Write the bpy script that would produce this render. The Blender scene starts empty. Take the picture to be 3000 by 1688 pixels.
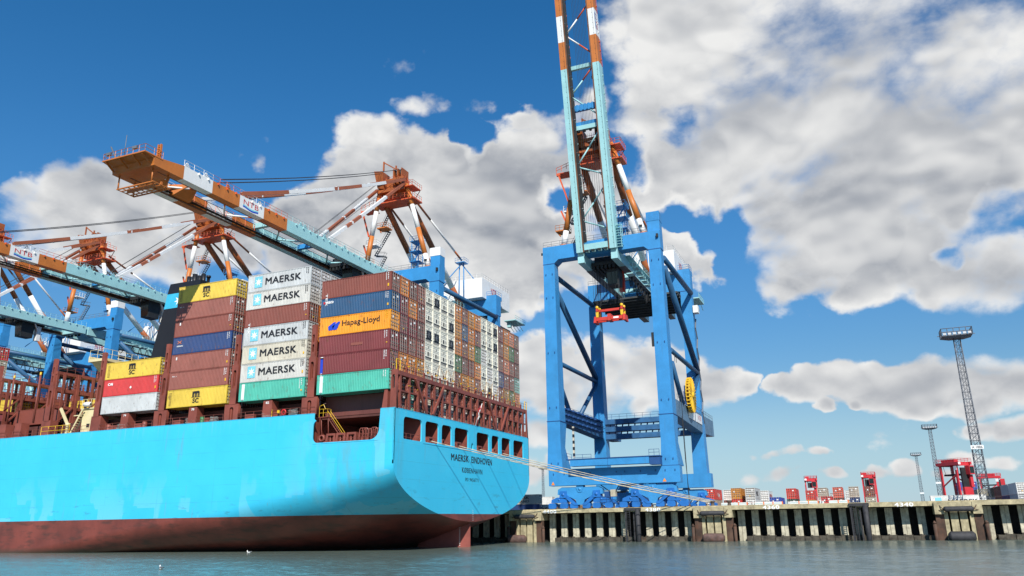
import bpy, math, random
import numpy as np
from mathutils import Vector, Matrix
R = math.radians
random.seed(7)
SC = bpy.context.scene
COL = SC.collection

# ------------------------------------------------------------------ camera
cd = bpy.data.cameras.new("camera"); cam = bpy.data.objects.new("camera", cd); COL.objects.link(cam)
cd.sensor_fit = 'HORIZONTAL'; cd.sensor_width = 36.0; cd.lens = 27.444
cd.clip_start = 0.5; cd.clip_end = 30000
yaw, pit, rol = R(23.046), R(16.638), R(-0.894)
fw = Vector((-math.sin(yaw)*math.cos(pit), math.cos(yaw)*math.cos(pit), math.sin(pit)))
rt = Vector((math.cos(yaw), math.sin(yaw), 0)); up = rt.cross(fw)
rt2 = rt*math.cos(rol)+up*math.sin(rol); up2 = -rt*math.sin(rol)+up*math.cos(rol)
cam.matrix_world = Matrix(((rt2.x, up2.x, -fw.x, 0), (rt2.y, up2.y, -fw.y, 0), (rt2.z, up2.z, -fw.z, 3.786), (0, 0, 0, 1)))
SC.camera = cam

# ------------------------------------------------------------------ light
SUN = Vector((.38, -.68, .63)).normalized()
ld = bpy.data.lights.new("sun", 'SUN'); ld.energy = 5.0; ld.angle = R(0.5); ld.color = (1.0, .955, .88)
so = bpy.data.objects.new("sun", ld); COL.objects.link(so)
so.rotation_euler = SUN.to_track_quat('Z', 'Y').to_euler(); so.location = (0, 0, 150)
SC.view_settings.view_transform = 'Standard'; SC.view_settings.look = 'None'
SC.view_settings.exposure = 0.22; SC.view_settings.gamma = 1.0
SC.render.engine = 'CYCLES'
SC.cycles.max_bounces = 6; SC.cycles.use_denoising = True

# ------------------------------------------------------------------ sky with clouds (world)
W = bpy.data.worlds.new("World"); SC.world = W; W.use_nodes = True
W.cycles.sampling_method = 'MANUAL'; W.cycles.sample_map_resolution = 512
nt = W.node_tree; nt.nodes.clear()
def N(t, **k):
    n = nt.nodes.new(t)
    for a, b in k.items(): setattr(n, a, b)
    return n
def LK(a, b): nt.links.new(a, b)
def MA(op, a, b=None, c=None, clamp=False):
    n = N('ShaderNodeMath', operation=op); n.use_clamp = clamp
    for i, v in enumerate((a, b, c)):
        if v is None: continue
        if isinstance(v, (int, float)): n.inputs[i].default_value = v
        else: LK(v, n.inputs[i])
    return n.outputs[0]
def SS(v, a, b, lo=0.0, hi=1.0):
    n = N('ShaderNodeMapRange', interpolation_type='SMOOTHSTEP')
    LK(v, n.inputs[0]); n.inputs[1].default_value = a; n.inputs[2].default_value = b
    n.inputs[3].default_value = lo; n.inputs[4].default_value = hi
    return n.outputs[0]
tc = N('ShaderNodeTexCoord'); D = tc.outputs['Generated']
sky = N('ShaderNodeTexSky', sky_type='NISHITA'); sky.sun_disc = False
sky.sun_elevation = math.asin(SUN.z); sky.sun_rotation = math.atan2(SUN.x, SUN.y)
sky.air_density = 1.0; sky.dust_density = 0.0; sky.ozone_density = 2.0; sky.altitude = 0
# clouds: name, middle elevation and half height of the group (deg), then each puff as azimuth left of +Y, elevation, radius (deg)
def cdir(az, el): return (-math.sin(R(az))*math.cos(R(el)), math.cos(R(az))*math.cos(R(el)), math.sin(R(el)))
CLOUDS = [
  ('R', 0.9, 27.77, 20.2, [(10.64, 34.55, 3.2), (6.1, 32.38, 4.95), (0.04, 32.33, 4.67), (-5.32, 30.6, 4.37), (-10.62, 28.65, 4.23), (-13.05, 24.48, 3.41), (10.15, 29.7, 3.53), (4.97, 26.57, 5.25), (-1.2, 25.54, 5.14), (-6.81, 24.35, 4.28), (-10.53, 20.92, 3.14), (11.81, 24.87, 3.06), (7.73, 23.05, 2.71), (3.1, 20.52, 3.36), (-1.22, 18.26, 3.42), (-5.27, 16.55, 2.86), (-8.5, 14.71, 2.14), (-11.04, 14.02, 1.82), (1.97, 16.23, 2.04), (-1.57, 15.23, 1.81), (-5.84, 14.1, 1.35), (9.93, 18.45, 2.07), (13.42, 19.58, 2.12), (15.32, 23.44, 1.99)]),
  ('C', 0.9, 22.6, 6.51, [(35.11, 25.13, 2.37), (32.02, 25.31, 2.27), (28.55, 24.86, 2.44), (36.47, 22.22, 2.78), (32.5, 21.3, 3.42), (28.2, 21.43, 3.47), (23.79, 25.47, 3.17), (20.25, 26.25, 2.58), (23.84, 21.44, 3.78), (19.47, 21.34, 2.89), (37.74, 18.74, 2.76), (34.16, 17.5, 2.83), (29.37, 17.64, 3.18), (24.19, 17.66, 3.21), (20.53, 17.31, 2.33), (17.71, 25.86, 2.14), (21.46, 28.81, 1.28), (16.61, 28.6, 1.69), (40.2, 20.81, 1.89), (17.12, 18.64, 2.01)]),
  ('W', 0.6, 29.64, 1.65, [(30.88, 29.41, 0.84), (28.3, 29.81, 1.02), (25.69, 30.02, 0.85)]),
  ('L', 0.9, 19.9, 3.81, [(56.86, 18.54, 1.91), (55.01, 19.89, 1.88), (52.99, 20.77, 1.72), (50.92, 20.06, 2.01), (53.97, 17.51, 2.24), (56.52, 16.35, 1.81), (50.35, 17.51, 2.03), (47.85, 17.82, 1.98), (45.62, 19.16, 1.79), (43.41, 18.84, 1.7), (47.63, 20.53, 1.37), (58.38, 19.74, 0.93)]),
  ('S', 0.9, 25.33, 1.21, [(43.65, 24.99, 0.89), (42.49, 25.81, 0.84)]),
  ('M', 0.78, 9.87, 3.14, [(19.81, 11.47, 2.02), (16.91, 10.52, 2.43), (14.01, 10.4, 2.25), (11.2, 9.7, 1.93), (8.76, 8.87, 1.35), (6.85, 8.76, 0.74), (19.9, 8.6, 1.72), (16.43, 8.5, 1.56), (21.92, 9.79, 1.45), (13.02, 8.09, 0.97)]),
  ('D', 0.62, 7.79, 1.54, [(4.19, 8.6, 0.72), (2.38, 8.47, 1.06), (0.06, 8.7, 1.22), (-1.84, 8.15, 1.3), (-3.93, 7.71, 1.14), (-6.07, 8.16, 1.31), (-8.04, 7.96, 1.26), (-9.93, 7.77, 1.21), (-4.71, 6.76, 0.67), (-7.17, 6.68, 0.81), (1.78, 7.09, 0.45), (-0.45, 6.94, 0.38)]),
  ('E', 0.55, 4.99, 0.95, [(-7.15, 5.2, 0.47), (-8.65, 5.22, 0.62), (-9.72, 5.38, 0.64)]),
  ('F', 0.45, 4.16, 0.53, [(5.45, 4.16, 0.31), (4.16, 4.22, 0.4), (2.65, 4.02, 0.32)]),
  ('H', 0.5, 2.72, 1.05, [(8.21, 2.92, 0.53), (6.12, 2.75, 0.62), (4.05, 2.9, 0.5), (1.82, 2.64, 0.37), (-0.83, 2.52, 0.42), (-2.73, 2.65, 0.54), (-6.64, 3.41, 0.55), (-8.51, 3.12, 0.53), (-5.4, 2.45, 0.43), (21.77, 3.56, 0.85), (19.47, 4.35, 0.62), (21.13, 6.07, 1.0)])]
HOLES = [(25.7, 27.59, 0.92, 0.55), (19.4, 23.36, 0.98, 0.6), (10.51, 22.21, 0.97, 0.5), (14.23, 25.92, 0.98, 0.5), (7.48, 19.64, 1.22, 0.7), (-10.99, 18.54, 0.82, 0.4), (-8.09, 16.32, 0.65, 0.5), (9.99, 28.04, 0.82, 0.3), (19.13, 14.06, 1.16, 0.5)]
sep = N('ShaderNodeSeparateXYZ'); LK(D, sep.inputs[0])
# cloud coordinates: directions, slightly flattened
mp0 = N('ShaderNodeMapping'); LK(D, mp0.inputs[0]); mp0.inputs['Scale'].default_value = (1, 1, 1.45)
V = mp0.outputs[0]
def noise(vec, scale, detail, rough=.55, off=(0, 0, 0), dist=0.0):
    m = N('ShaderNodeMapping'); LK(vec, m.inputs[0]); m.inputs['Location'].default_value = off
    n = N('ShaderNodeTexNoise'); LK(m.outputs[0], n.inputs['Vector'])
    n.inputs['Scale'].default_value = scale; n.inputs['Detail'].default_value = detail; n.inputs['Roughness'].default_value = rough
    n.inputs['Distortion'].default_value = dist
    return n.outputs['Fac']
sep = N('ShaderNodeSeparateXYZ'); LK(D, sep.inputs[0])
elev = MA('MULTIPLY', MA('ARCSINE', sep.outputs[2]), 180/math.pi)
warp = N('ShaderNodeVectorMath', operation='ADD'); LK(D, warp.inputs[0])     # puffs are pushed about a little so none stays round
wn = N('ShaderNodeTexNoise'); LK(D, wn.inputs['Vector']); wn.inputs['Scale'].default_value = 7.0; wn.inputs['Detail'].default_value = 4
wv = N('ShaderNodeVectorMath', operation='SUBTRACT'); LK(wn.outputs['Color'], wv.inputs[0]); wv.inputs[1].default_value = (.5, .5, .5)
ws = N('ShaderNodeVectorMath', operation='SCALE'); LK(wv.outputs[0], ws.inputs[0]); ws.inputs['Scale'].default_value = .11
wn2 = N('ShaderNodeTexNoise'); LK(D, wn2.inputs['Vector']); wn2.inputs['Scale'].default_value = 30.0; wn2.inputs['Detail'].default_value = 5
wv2 = N('ShaderNodeVectorMath', operation='SUBTRACT'); LK(wn2.outputs['Color'], wv2.inputs[0]); wv2.inputs[1].default_value = (.5, .5, .5)
ws2 = N('ShaderNodeVectorMath', operation='SCALE'); LK(wv2.outputs[0], ws2.inputs[0]); ws2.inputs['Scale'].default_value = .040
wsum = N('ShaderNodeVectorMath', operation='ADD'); LK(ws.outputs[0], wsum.inputs[0]); LK(ws2.outputs[0], wsum.inputs[1]); LK(wsum.outputs[0], warp.inputs[1])
warpn = N('ShaderNodeVectorMath', operation='NORMALIZE'); LK(warp.outputs[0], warpn.inputs[0])
wsep = N('ShaderNodeSeparateXYZ'); LK(warpn.outputs[0], wsep.inputs[0])
waz = MA('MULTIPLY', MA('ARCTAN2', MA('MULTIPLY', wsep.outputs[0], -1.0), wsep.outputs[1]), 180/math.pi)
wel = MA('MULTIPLY', MA('ARCSINE', wsep.outputs[2]), 180/math.pi)
wel2 = MA('ADD', MA('MULTIPLY', wel, .35), MA('MULTIPLY', elev, .65))
def blob(az, el, rb, flat, kk, wel=wel):      # 1 in the middle of a puff, falling to 0; flat < 1 lengthens it along the horizon
    ux = MA('MULTIPLY', MA('SUBTRACT', waz, az), flat*math.cos(R(el))/(rb*kk)); uy = MA('MULTIPLY', MA('SUBTRACT', wel, el), 1/(rb*kk))
    return MA('MAXIMUM', MA('SUBTRACT', 1.0, MA('MULTIPLY_ADD', ux, ux, MA('MULTIPLY', uy, uy))), 0.0)
mask = None; sw = None; swh = None
for (gname, flat, gel, ghh, blobs) in CLOUDS:
    gm_ = None
    for (az, el, rb) in blobs:
        w = blob(az, el, rb, flat, 1.7, wel if flat > .8 else wel2)
        if gm_ is None: gm_ = w
        else:
            x = N('ShaderNodeMath', operation='SMOOTH_MAX'); LK(gm_, x.inputs[0]); LK(w, x.inputs[1]); x.inputs[2].default_value = .30; gm_ = x.outputs[0]
    if gname in 'SWHF': gm_ = MA('MULTIPLY', gm_, .66 if gname in 'SW' else .78)      # thin scraps of cloud
    hg = SS(MA('DIVIDE', MA('SUBTRACT', elev, gel), ghh), -1.0, 1.0)
    wh = MA('MULTIPLY', gm_, hg)
    mask = gm_ if mask is None else MA('MAXIMUM', mask, gm_)
    sw = gm_ if sw is None else MA('ADD', sw, gm_); swh = wh if swh is None else MA('ADD', swh, wh)
height = MA('DIVIDE', swh, MA('MAXIMUM', sw, .02))
for (az, el, rb, s_) in HOLES: mask = MA('MULTIPLY_ADD', blob(az, el, rb, 1.0, 2.0), -s_, mask)
def puffs(off, scale, det):       # rounded billows with creases between them
    return MA('ABSOLUTE', MA('SUBTRACT', noise(V, scale, det, .55, off, .1), .5))
def density(off, det, fine):
    d = MA('ADD', MA('MULTIPLY', MA('SUBTRACT', noise(V, 4.6, det, .58, off, .2), .5), 2.2), MA('MULTIPLY', puffs(off, 8.0, max(det-3, 2)), 1.3))
    return MA('ADD', d, MA('MULTIPLY', puffs(off, 24.0, 4), .55)) if fine else d
n0 = density((0, 0, 0), 9, True)
den = MA('ADD', MA('MULTIPLY', mask, 1.25), MA('SUBTRACT', n0, .20))
edge = SS(noise(V, 2.3, 2, .5, (5, 2, 8)), .34, .62, .22, .70)        # some edges crisp, some wispy
cvr = N('ShaderNodeMapRange', interpolation_type='SMOOTHSTEP'); LK(den, cvr.inputs[0]); cvr.inputs[1].default_value = .46; LK(MA('ADD', edge, .50), cvr.inputs[2])
cover = cvr.outputs[0]
thick = SS(den, .62, 1.40)
# light and shade: the smooth density against the same density a little above / towards the sun
m0 = density((0, 0, 0), 3.5, False); nl = density((-.012, .010, -.050), 3.0, False); ns = density((-.004, .003, -.016), 3.5, False)
lit = SS(MA('SUBTRACT', m0, nl), -.45, .45)
lit2 = SS(MA('SUBTRACT', m0, ns), -.20, .20)
big = noise(V, 1.7, 3, .45, (3.1, 1.7, .4))
shade = MA('MULTIPLY', thick, MA('ADD', MA('MULTIPLY', MA('MULTIPLY', SS(big, .36, .62), SS(sep.outputs[2], .18, .36, .25, 1.0)), .60), MA('MULTIPLY', MA('SUBTRACT', 1.0, height), .60)))
bright = MA('SUBTRACT', MA('ADD', MA('ADD', .56, MA('MULTIPLY', lit, .36)), MA('MULTIPLY', lit2, .36)), MA('MULTIPLY', shade, .72))
bright = MA('MULTIPLY', bright, SS(sep.outputs[2], .0, .25, .84, 1.0), clamp=True)
ccol = N('ShaderNodeMix', data_type='RGBA'); LK(bright, ccol.inputs[0])
ccol.inputs[6].default_value = (.26, .295, .36, 1); ccol.inputs[7].default_value = (.92, .92, .91, 1)
CLOUD_GAIN = 8.0
cg = N('ShaderNodeVectorMath', operation='SCALE'); LK(ccol.outputs[2], cg.inputs[0]); cg.inputs['Scale'].default_value = CLOUD_GAIN
# sky colour (more saturated blue as the camera saw it)
hs = N('ShaderNodeHueSaturation'); LK(sky.outputs[0], hs.inputs['Color']); LK(SS(sep.outputs[2], .0, .20, 1.15, 1.38), hs.inputs['Saturation']); hs.inputs['Value'].default_value = 1.15
mx = N('ShaderNodeMix', data_type='RGBA'); LK(cover, mx.inputs[0]); LK(hs.outputs[0], mx.inputs[6]); LK(cg.outputs[0], mx.inputs[7])
hz = SS(sep.outputs[2], -.02, .42, .55, 1.0)
hv = N('ShaderNodeVectorMath', operation='SCALE'); LK(hs.outputs[0], hv.inputs[0]); LK(hz, hv.inputs['Scale'])
low = N('ShaderNodeMix', data_type='RGBA'); LK(SS(sep.outputs[2], .0, .17, .66, 0.0), low.inputs[0]); LK(hv.outputs[0], low.inputs[6]); low.inputs[7].default_value = (2.7, 4.9, 7.0, 1); LK(low.outputs[2], mx.inputs[6])
bg = N('ShaderNodeBackground'); LK(mx.outputs[2], bg.inputs[0]); bg.inputs[1].default_value = 0.10
wo = N('ShaderNodeOutputWorld'); LK(bg.outputs[0], wo.inputs[0])

# ------------------------------------------------------------------ materials
def mat(name, col, rough=.5, metal=0.0, var=.10, scale=.5, rust=0.0, rustcol=(.13, .045, .018), streak=.0, streakcol=None, bump=0.0):
    m = bpy.data.materials.new(name); m.use_nodes = True
    t = m.node_tree; b = t.nodes["Principled BSDF"]
    b.inputs['Roughness'].default_value = rough; b.inputs['Metallic'].default_value = metal
    g = t.nodes.new('ShaderNodeNewGeometry')
    def nz(sc, det, mapscale=(1, 1, 1)):
        mp = t.nodes.new('ShaderNodeMapping'); t.links.new(g.outputs['Position'], mp.inputs[0]); mp.inputs['Scale'].default_value = mapscale
        n = t.nodes.new('ShaderNodeTexNoise'); t.links.new(mp.outputs[0], n.inputs['Vector'])
        n.inputs['Scale'].default_value = sc; n.inputs['Detail'].default_value = det; n.inputs['Roughness'].default_value = .6
        return n.outputs['Fac']
    def mixc(fac, a, bcol):
        x = t.nodes.new('ShaderNodeMix'); x.data_type = 'RGBA'; t.links.new(fac, x.inputs[0])
        if isinstance(a, tuple): x.inputs[6].default_value = (*a, 1)
        else: t.links.new(a, x.inputs[6])
        x.inputs[7].default_value = (*bcol, 1)
        return x.outputs[2]
    def ramp(v, a, bb, hi=1.0):
        r = t.nodes.new('ShaderNodeMapRange'); t.links.new(v, r.inputs[0]); r.inputs[1].default_value = a; r.inputs[2].default_value = bb; r.inputs[4].default_value = hi
        return r.outputs[0]
    lo = tuple(c*(1-var*1.6) for c in col); hi = tuple(min(1, c*(1+var)) for c in col)
    c = mixc(ramp(nz(scale, 5), .3, .7), lo, hi)
    if streak:
        sc = streakcol or tuple(x*.55 for x in col)
        c = mixc(ramp(nz(1.0, 4, (1.6, 1.6, .12)), .56, .80, streak), c, sc)
    if rust:
        c = mixc(ramp(nz(2.2, 6, (1, 1, .45)), .66-rust*.25, .78, .85), c, rustcol)
    t.links.new(c, b.inputs['Base Color'])
    if bump:
        bp = t.nodes.new('ShaderNodeBump'); bp.inputs['Strength'].default_value = bump; bp.inputs['Distance'].default_value = .1
        t.links.new(nz(3.0, 6), bp.inputs['Height']); t.links.new(bp.outputs[0], b.inputs['Normal'])
    return m
BLUE = mat('crane_blue_paint', (.036, .245, .54), .45, streak=.45, streakcol=(.05, .17, .33), var=.09)
BOGIE = mat('bogie_blue_paint', (.014, .14, .46), .45, var=.15)
TUBE = mat('brace_shaded_blue', (.026, .105, .22), .5, var=.15)  # duller than the crane blue: the tubes' shade is put into the colour
NAVY = mat('dark_blue_paint', (.015, .07, .22), .5)
CYAN = mat('boom_pale_cyan_paint', (.33, .60, .62), .45, streak=.3, streakcol=(.26, .42, .40), var=.06)
ORNG = mat('boom_orange_paint', (.53, .165, .030), .48, streak=.4, streakcol=(.33, .10, .02), var=.1)
BRNG = mat('apex_brown_paint', (.36, .095, .022), .5, var=.15, streak=.3)
RAILO = mat('orange_rail_paint', (.62, .10, .03), .5)
WHITE = mat('white_paint', (.78, .78, .76), .4, streak=.3, streakcol=(.6, .57, .5), var=.04)
STEEL = mat('grey_steel', (.17, .18, .19), .55, metal=.3, var=.2)
DARK = mat('dark_machinery', (.018, .019, .02), .6, var=.3)
ROPE = mat('steel_rope', (.03, .032, .035), .6)
GLASS = mat('cab_glass', (.01, .02, .02), .08)
SPRD = mat('spreader_red', (.60, .045, .025), .45, rust=.25)
YEL = mat('yellow_paint', (.75, .46, .02), .45)
CROSSB = mat('streaked_blue_paint', (.028, .12, .27), .55, var=.2, streak=.6, streakcol=(.03, .05, .08))  # darker, streaked blue for the rear cross beam and left side beam
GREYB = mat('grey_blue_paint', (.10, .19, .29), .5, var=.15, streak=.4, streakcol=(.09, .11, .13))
FLOOR = mat('house_floor_grey', (.05, .058, .06), .7, var=.3)
RAILRUST = mat('rusty_rail_brown', (.16, .07, .035), .7, var=.3, rust=.4)
DECKR = mat('ship_red_brown_paint', (.235, .062, .042), .55, var=.18, streak=.35, streakcol=(.12, .03, .02))
DECKD = mat('ship_deck_dark', (.10, .032, .025), .7, var=.2)
CREAM = mat('ship_cream_paint', (.70, .60, .34), .5, rust=.12)
BLACK = mat('black_paint', (.012, .012, .014), .45)
INK = mat('black_lettering', (.018, .018, .022), .5)
INKN = mat('navy_lettering', (.02, .03, .12), .5)
INKW = mat('white_lettering', (.82, .82, .80), .5)
INKB = mat('blue_logo', (.02, .06, .50), .45)
INKR = mat('red_logo', (.55, .03, .03), .45)
LBLUE = mat('light_blue_logo', (.20, .58, .70), .45)
YTAG = mat('yellow_sticker', (.80, .45, .02), .5)
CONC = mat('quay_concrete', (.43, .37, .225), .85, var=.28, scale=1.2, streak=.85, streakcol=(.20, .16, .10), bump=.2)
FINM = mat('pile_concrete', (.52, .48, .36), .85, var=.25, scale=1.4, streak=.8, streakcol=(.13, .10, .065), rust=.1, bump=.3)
CONCD = mat('quay_bay_shade', (.022, .021, .019), .9, var=.4, scale=1.0, bump=.3)  # near-black concrete: the shade of the deep bays is in the colour
ALGAE = mat('tidal_blocks', (.075, .065, .048), .85, var=.4, scale=1.5, rust=.3, bump=.4)
RUBBER = mat('fender_rubber', (.030, .030, .034), .7, var=.3, scale=2)
RUBRST = mat('fender_rusty', (.11, .065, .055), .8, var=.35, scale=1.2, rust=.4)
RUSTY = mat('rusty_steel_pile', (.085, .048, .032), .85, var=.4, rust=.6)
GROUND = mat('terminal_asphalt', (.10, .10, .098), .9, var=.2, scale=.2)
LATT = mat('galvanised_lattice', (.14, .155, .18), .6, var=.2)
STRAD = mat('straddle_red', (.58, .035, .045), .42)
RUDR = mat('antifouling_red', (.26, .065, .050), .7, var=.2, streak=.4)

# ------------------------------------------------------------------ mesh building
class MB:
    def __init__(s, xf=None): s.v = []; s.f = []; s.m = []; s.xf = xf; s.smooth = set()
    def add(s, vs, fs, mi=0, sm=False):
        o = len(s.v)
        if s.xf: vs = [s.xf(Vector(p)) for p in vs]
        s.v += [tuple(p) for p in vs]
        for f in fs:
            if sm: s.smooth.add(len(s.f))
            s.f.append([i+o for i in f]); s.m.append(mi)
    def bx(s, x0, x1, y0, y1, z0, z1, mi=0):
        s.add([(x0, y0, z0), (x1, y0, z0), (x1, y1, z0), (x0, y1, z0), (x0, y0, z1), (x1, y0, z1), (x1, y1, z1), (x0, y1, z1)],
              [(0, 3, 2, 1), (4, 5, 6, 7), (0, 1, 5, 4), (1, 2, 6, 5), (2, 3, 7, 6), (3, 0, 4, 7)], mi); return s
    def hexa(s, b, t, mi=0):      # b, t: four points each, counter-clockwise seen from above
        s.add(list(b)+list(t), [(0, 3, 2, 1), (4, 5, 6, 7), (0, 1, 5, 4), (1, 2, 6, 5), (2, 3, 7, 6), (3, 0, 4, 7)], mi); return s
    def beam(s, p, q, w, h, mi=0):
        p = Vector(p); q = Vector(q); d = (q-p)
        if d.length < 1e-6: return s
        d.normalize(); u = Vector((0, 0, 1)) if abs(d.z) < .95 else Vector((0, 1, 0))
        a = d.cross(u).normalized()*(w/2); b = a.cross(d).normalized()*(h/2)
        s.hexa([p-a-b, p+a-b, p+a+b, p-a+b], [q-a-b, q+a-b, q+a+b, q-a+b], mi); return s
    def tube(s, p, q, r, n=8, r2=None, mi=0, cap=True):
        p = Vector(p); q = Vector(q); d = q-p
        if d.length < 1e-6: return s
        d.normalize(); u = Vector((0, 0, 1)) if abs(d.z) < .9 else Vector((1, 0, 0))
        a = d.cross(u).normalized(); b = d.cross(a); r2 = r if r2 is None else r2
        vs = [p+(a*math.cos(2*math.pi*i/n)+b*math.sin(2*math.pi*i/n))*r for i in range(n)]
        vs += [q+(a*math.cos(2*math.pi*i/n)+b*math.sin(2*math.pi*i/n))*r2 for i in range(n)]
        s.add(vs, [(i, (i+1) % n, n+(i+1) % n, n+i) for i in range(n)], mi, n > 5)
        if cap:
            o = len(s.v)-2*n
            s.f.append([o+i for i in range(n)][::-1]); s.m.append(mi); s.f.append([o+n+i for i in range(n)]); s.m.append(mi)
        return s
    def path(s, pts, r, n=6, mi=0):
        for a, b in zip(pts[:-1], pts[1:]): s.tube(a, b, r, n, mi=mi)
        return s
    def prism(s, poly, axis, a, b, mi=0):  # poly: 2D outline (ccw), extruded from a to b along axis 'x','y','z'
        n = len(poly)
        def P(p, w):
            return {'x': (w, p[0], p[1]), 'y': (p[0], w, p[1]), 'z': (p[0], p[1], w)}[axis]
        vs = [P(p, a) for p in poly]+[P(p, b) for p in poly]
        s.add(vs, [tuple(range(n))[::-1], tuple(range(n, 2*n))]+[(i, (i+1) % n, n+(i+1) % n, n+i) for i in range(n)], mi); return s
    def lathe(s, c, axis, prof, n=20, mi=0):   # prof: list of (along, radius)
        c = Vector(c); ax = {'x': Vector((1, 0, 0)), 'y': Vector((0, 1, 0)), 'z': Vector((0, 0, 1))}[axis]
        a = Vector((0, 0, 1)) if axis != 'z' else Vector((1, 0, 0)); b = ax.cross(a)
        vs = []
        for (t, r) in prof: vs += [c+ax*t+(a*math.cos(2*math.pi*i/n)+b*math.sin(2*math.pi*i/n))*r for i in range(n)]
        fs = []
        for k in range(len(prof)-1): fs += [(k*n+i, k*n+(i+1) % n, (k+1)*n+(i+1) % n, (k+1)*n+i) for i in range(n)]
        s.add(vs, fs, mi, True); return s
    def rail(s, pts, h=1.05, r=.03, step=1.6, mi=0, mids=2):
        for a, b in zip(pts[:-1], pts[1:]):
            a = Vector(a); b = Vector(b); L = (b-a).length; k = max(1, int(L/step))
            for i in range(k+1): 
                p = a.lerp(b, i/k); s.tube(p, p+Vector((0, 0, h)), r, 4, mi=mi, cap=False)
            for j in range(mids):
                z = h*(1-j/mids); s.tube(a+Vector((0, 0, z)), b+Vector((0, 0, z)), r, 4, mi=mi, cap=False)
        return s
    def build(s, name, mats, parent=None, org=(0, 0, 0), loc=None):
        me = bpy.data.meshes.new(name)
        o = Vector(org)
        me.from_pydata([tuple(Vector(p)-o) for p in s.v], [], s.f)
        for m in (mats if isinstance(mats, (list, tuple)) else [mats]): me.materials.append(m)
        me.polygons.foreach_set('material_index', s.m)
        if s.smooth:
            sm = np.zeros(len(s.f), dtype=bool); sm[list(s.smooth)] = True; me.polygons.foreach_set('use_smooth', sm)
        me.update()
        ob = bpy.data.objects.new(name, me); COL.objects.link(ob)
        if parent: ob.parent = parent
        if loc is not None: ob.location = loc
        return ob
def tag(o, label, cat, group=None, kind=None):
    if label: o['label'] = label
    if cat: o['category'] = cat
    if group: o['group'] = group
    if kind: o['kind'] = kind
    return o
def thing(name, loc, label, cat, group=None):
    o = bpy.data.objects.new(name, None); COL.objects.link(o); o.location = loc; o.empty_display_size = .5
    return tag(o, label, cat, group)
def struct(name, mb, m): 
    o = mb.build(name, m); o['kind'] = 'structure'; return o
def link_copy(o, parent=None):
    c = o.copy(); COL.objects.link(c)
    if parent is not None: c.parent = parent
    return c
def copy_tree(o, parent=None):
    c = link_copy(o, parent)
    for ch in list(o.children): copy_tree(ch, c)
    return c
def curve_plate(name, outline, holes, thick, frame, m, parent, org):
    """flat plate with holes: outline/holes are 2D; frame = (origin, xaxis, yaxis)"""
    cu = bpy.data.curves.new(name, 'CURVE'); cu.dimensions = '2D'; cu.fill_mode = 'BOTH'; cu.extrude = thick/2
    for poly in [outline]+holes:
        sp = cu.splines.new('POLY'); sp.points.add(len(poly)-1); sp.use_cyclic_u = True
        for i, p in enumerate(poly): sp.points[i].co = (p[0], p[1], 0, 1)
    ob = bpy.data.objects.new(name, cu); COL.objects.link(ob)
    dg = bpy.context.evaluated_depsgraph_get()
    me = bpy.data.meshes.new_from_object(ob.evaluated_get(dg))
    bpy.data.objects.remove(ob); bpy.data.curves.remove(cu)
    o, ax, ay = (Vector(x) for x in frame); az = ax.cross(ay)
    M4 = Matrix(((ax.x, ay.x, az.x, o.x-org[0]), (ax.y, ay.y, az.y, o.y-org[1]), (ax.z, ay.z, az.z, o.z-org[2]), (0, 0, 0, 1)))
    me.transform(M4); me.materials.clear(); me.materials.append(m); me.name = name
    r = bpy.data.objects.new(name, me); COL.objects.link(r)
    if parent: r.parent = parent
    return r
def rrect(x0, x1, y0, y1, r, n=5):
    rr = r if isinstance(r, (tuple, list)) else (r,)*4   # bl, br, tr, tl
    out = []
    for (cx_, cy_, a0, q) in ((x0, y0, 180, rr[0]), (x1, y0, 270, rr[1]), (x1, y1, 0, rr[2]), (x0, y1, 90, rr[3])):
        sx = 1 if cx_ == x0 else -1; sy = 1 if cy_ == y0 else -1
        for i in range(n+1):
            a = R(a0+90*i/n); out.append((cx_+sx*q+q*math.cos(a), cy_+sy*q+q*math.sin(a)))
    return out
# lettering: meshes normalised to a unit box, cached
_txt = {}
def text_mesh(body, bold=0.0, spacing=1.0):
    k = (body, bold, spacing)
    if k in _txt: return _txt[k]
    cu = bpy.data.curves.new('lettering', 'FONT'); cu.body = body; cu.size = 1; cu.space_character = spacing; cu.resolution_u = 3
    ob = bpy.data.objects.new('lettering', cu); COL.objects.link(ob)
    dg = bpy.context.evaluated_depsgraph_get()
    me0 = bpy.data.meshes.new_from_object(ob.evaluated_get(dg))
    bpy.data.objects.remove(ob); bpy.data.curves.remove(cu)
    co = np.array([v.co for v in me0.vertices]); fs = [tuple(p.vertices) for p in me0.polygons]; bpy.data.meshes.remove(me0)
    sh = [(0, 0)] if bold <= 0 else [(-bold, -bold*.6), (bold, -bold*.6), (-bold, bold*.6), (bold, bold*.6)]
    vs = []; ff = []
    for i, (dx, dy) in enumerate(sh):      # a heavier stroke: the letters laid over themselves, each a hair higher
        o = len(vs); vs += [(x+dx, y+dy, .0015*i) for x, y, z in co]; ff += [tuple(j+o for j in f) for f in fs]
    vs = np.array(vs); lo = vs.min(0); hi = vs.max(0)
    vs[:, 0] = (vs[:, 0]-lo[0])/(hi[0]-lo[0]); vs[:, 1] = (vs[:, 1]-lo[1])/(hi[1]-lo[1])
    me = bpy.data.meshes.new('lettering'); me.from_pydata([tuple(v) for v in vs], [], ff); me.update()
    _txt[k] = me; return me
FRONT = ((1, 0, 0), (0, 0, 1)); AFT = ((0, 1, 0), (0, 0, 1))   # faces -Y / +X
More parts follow.
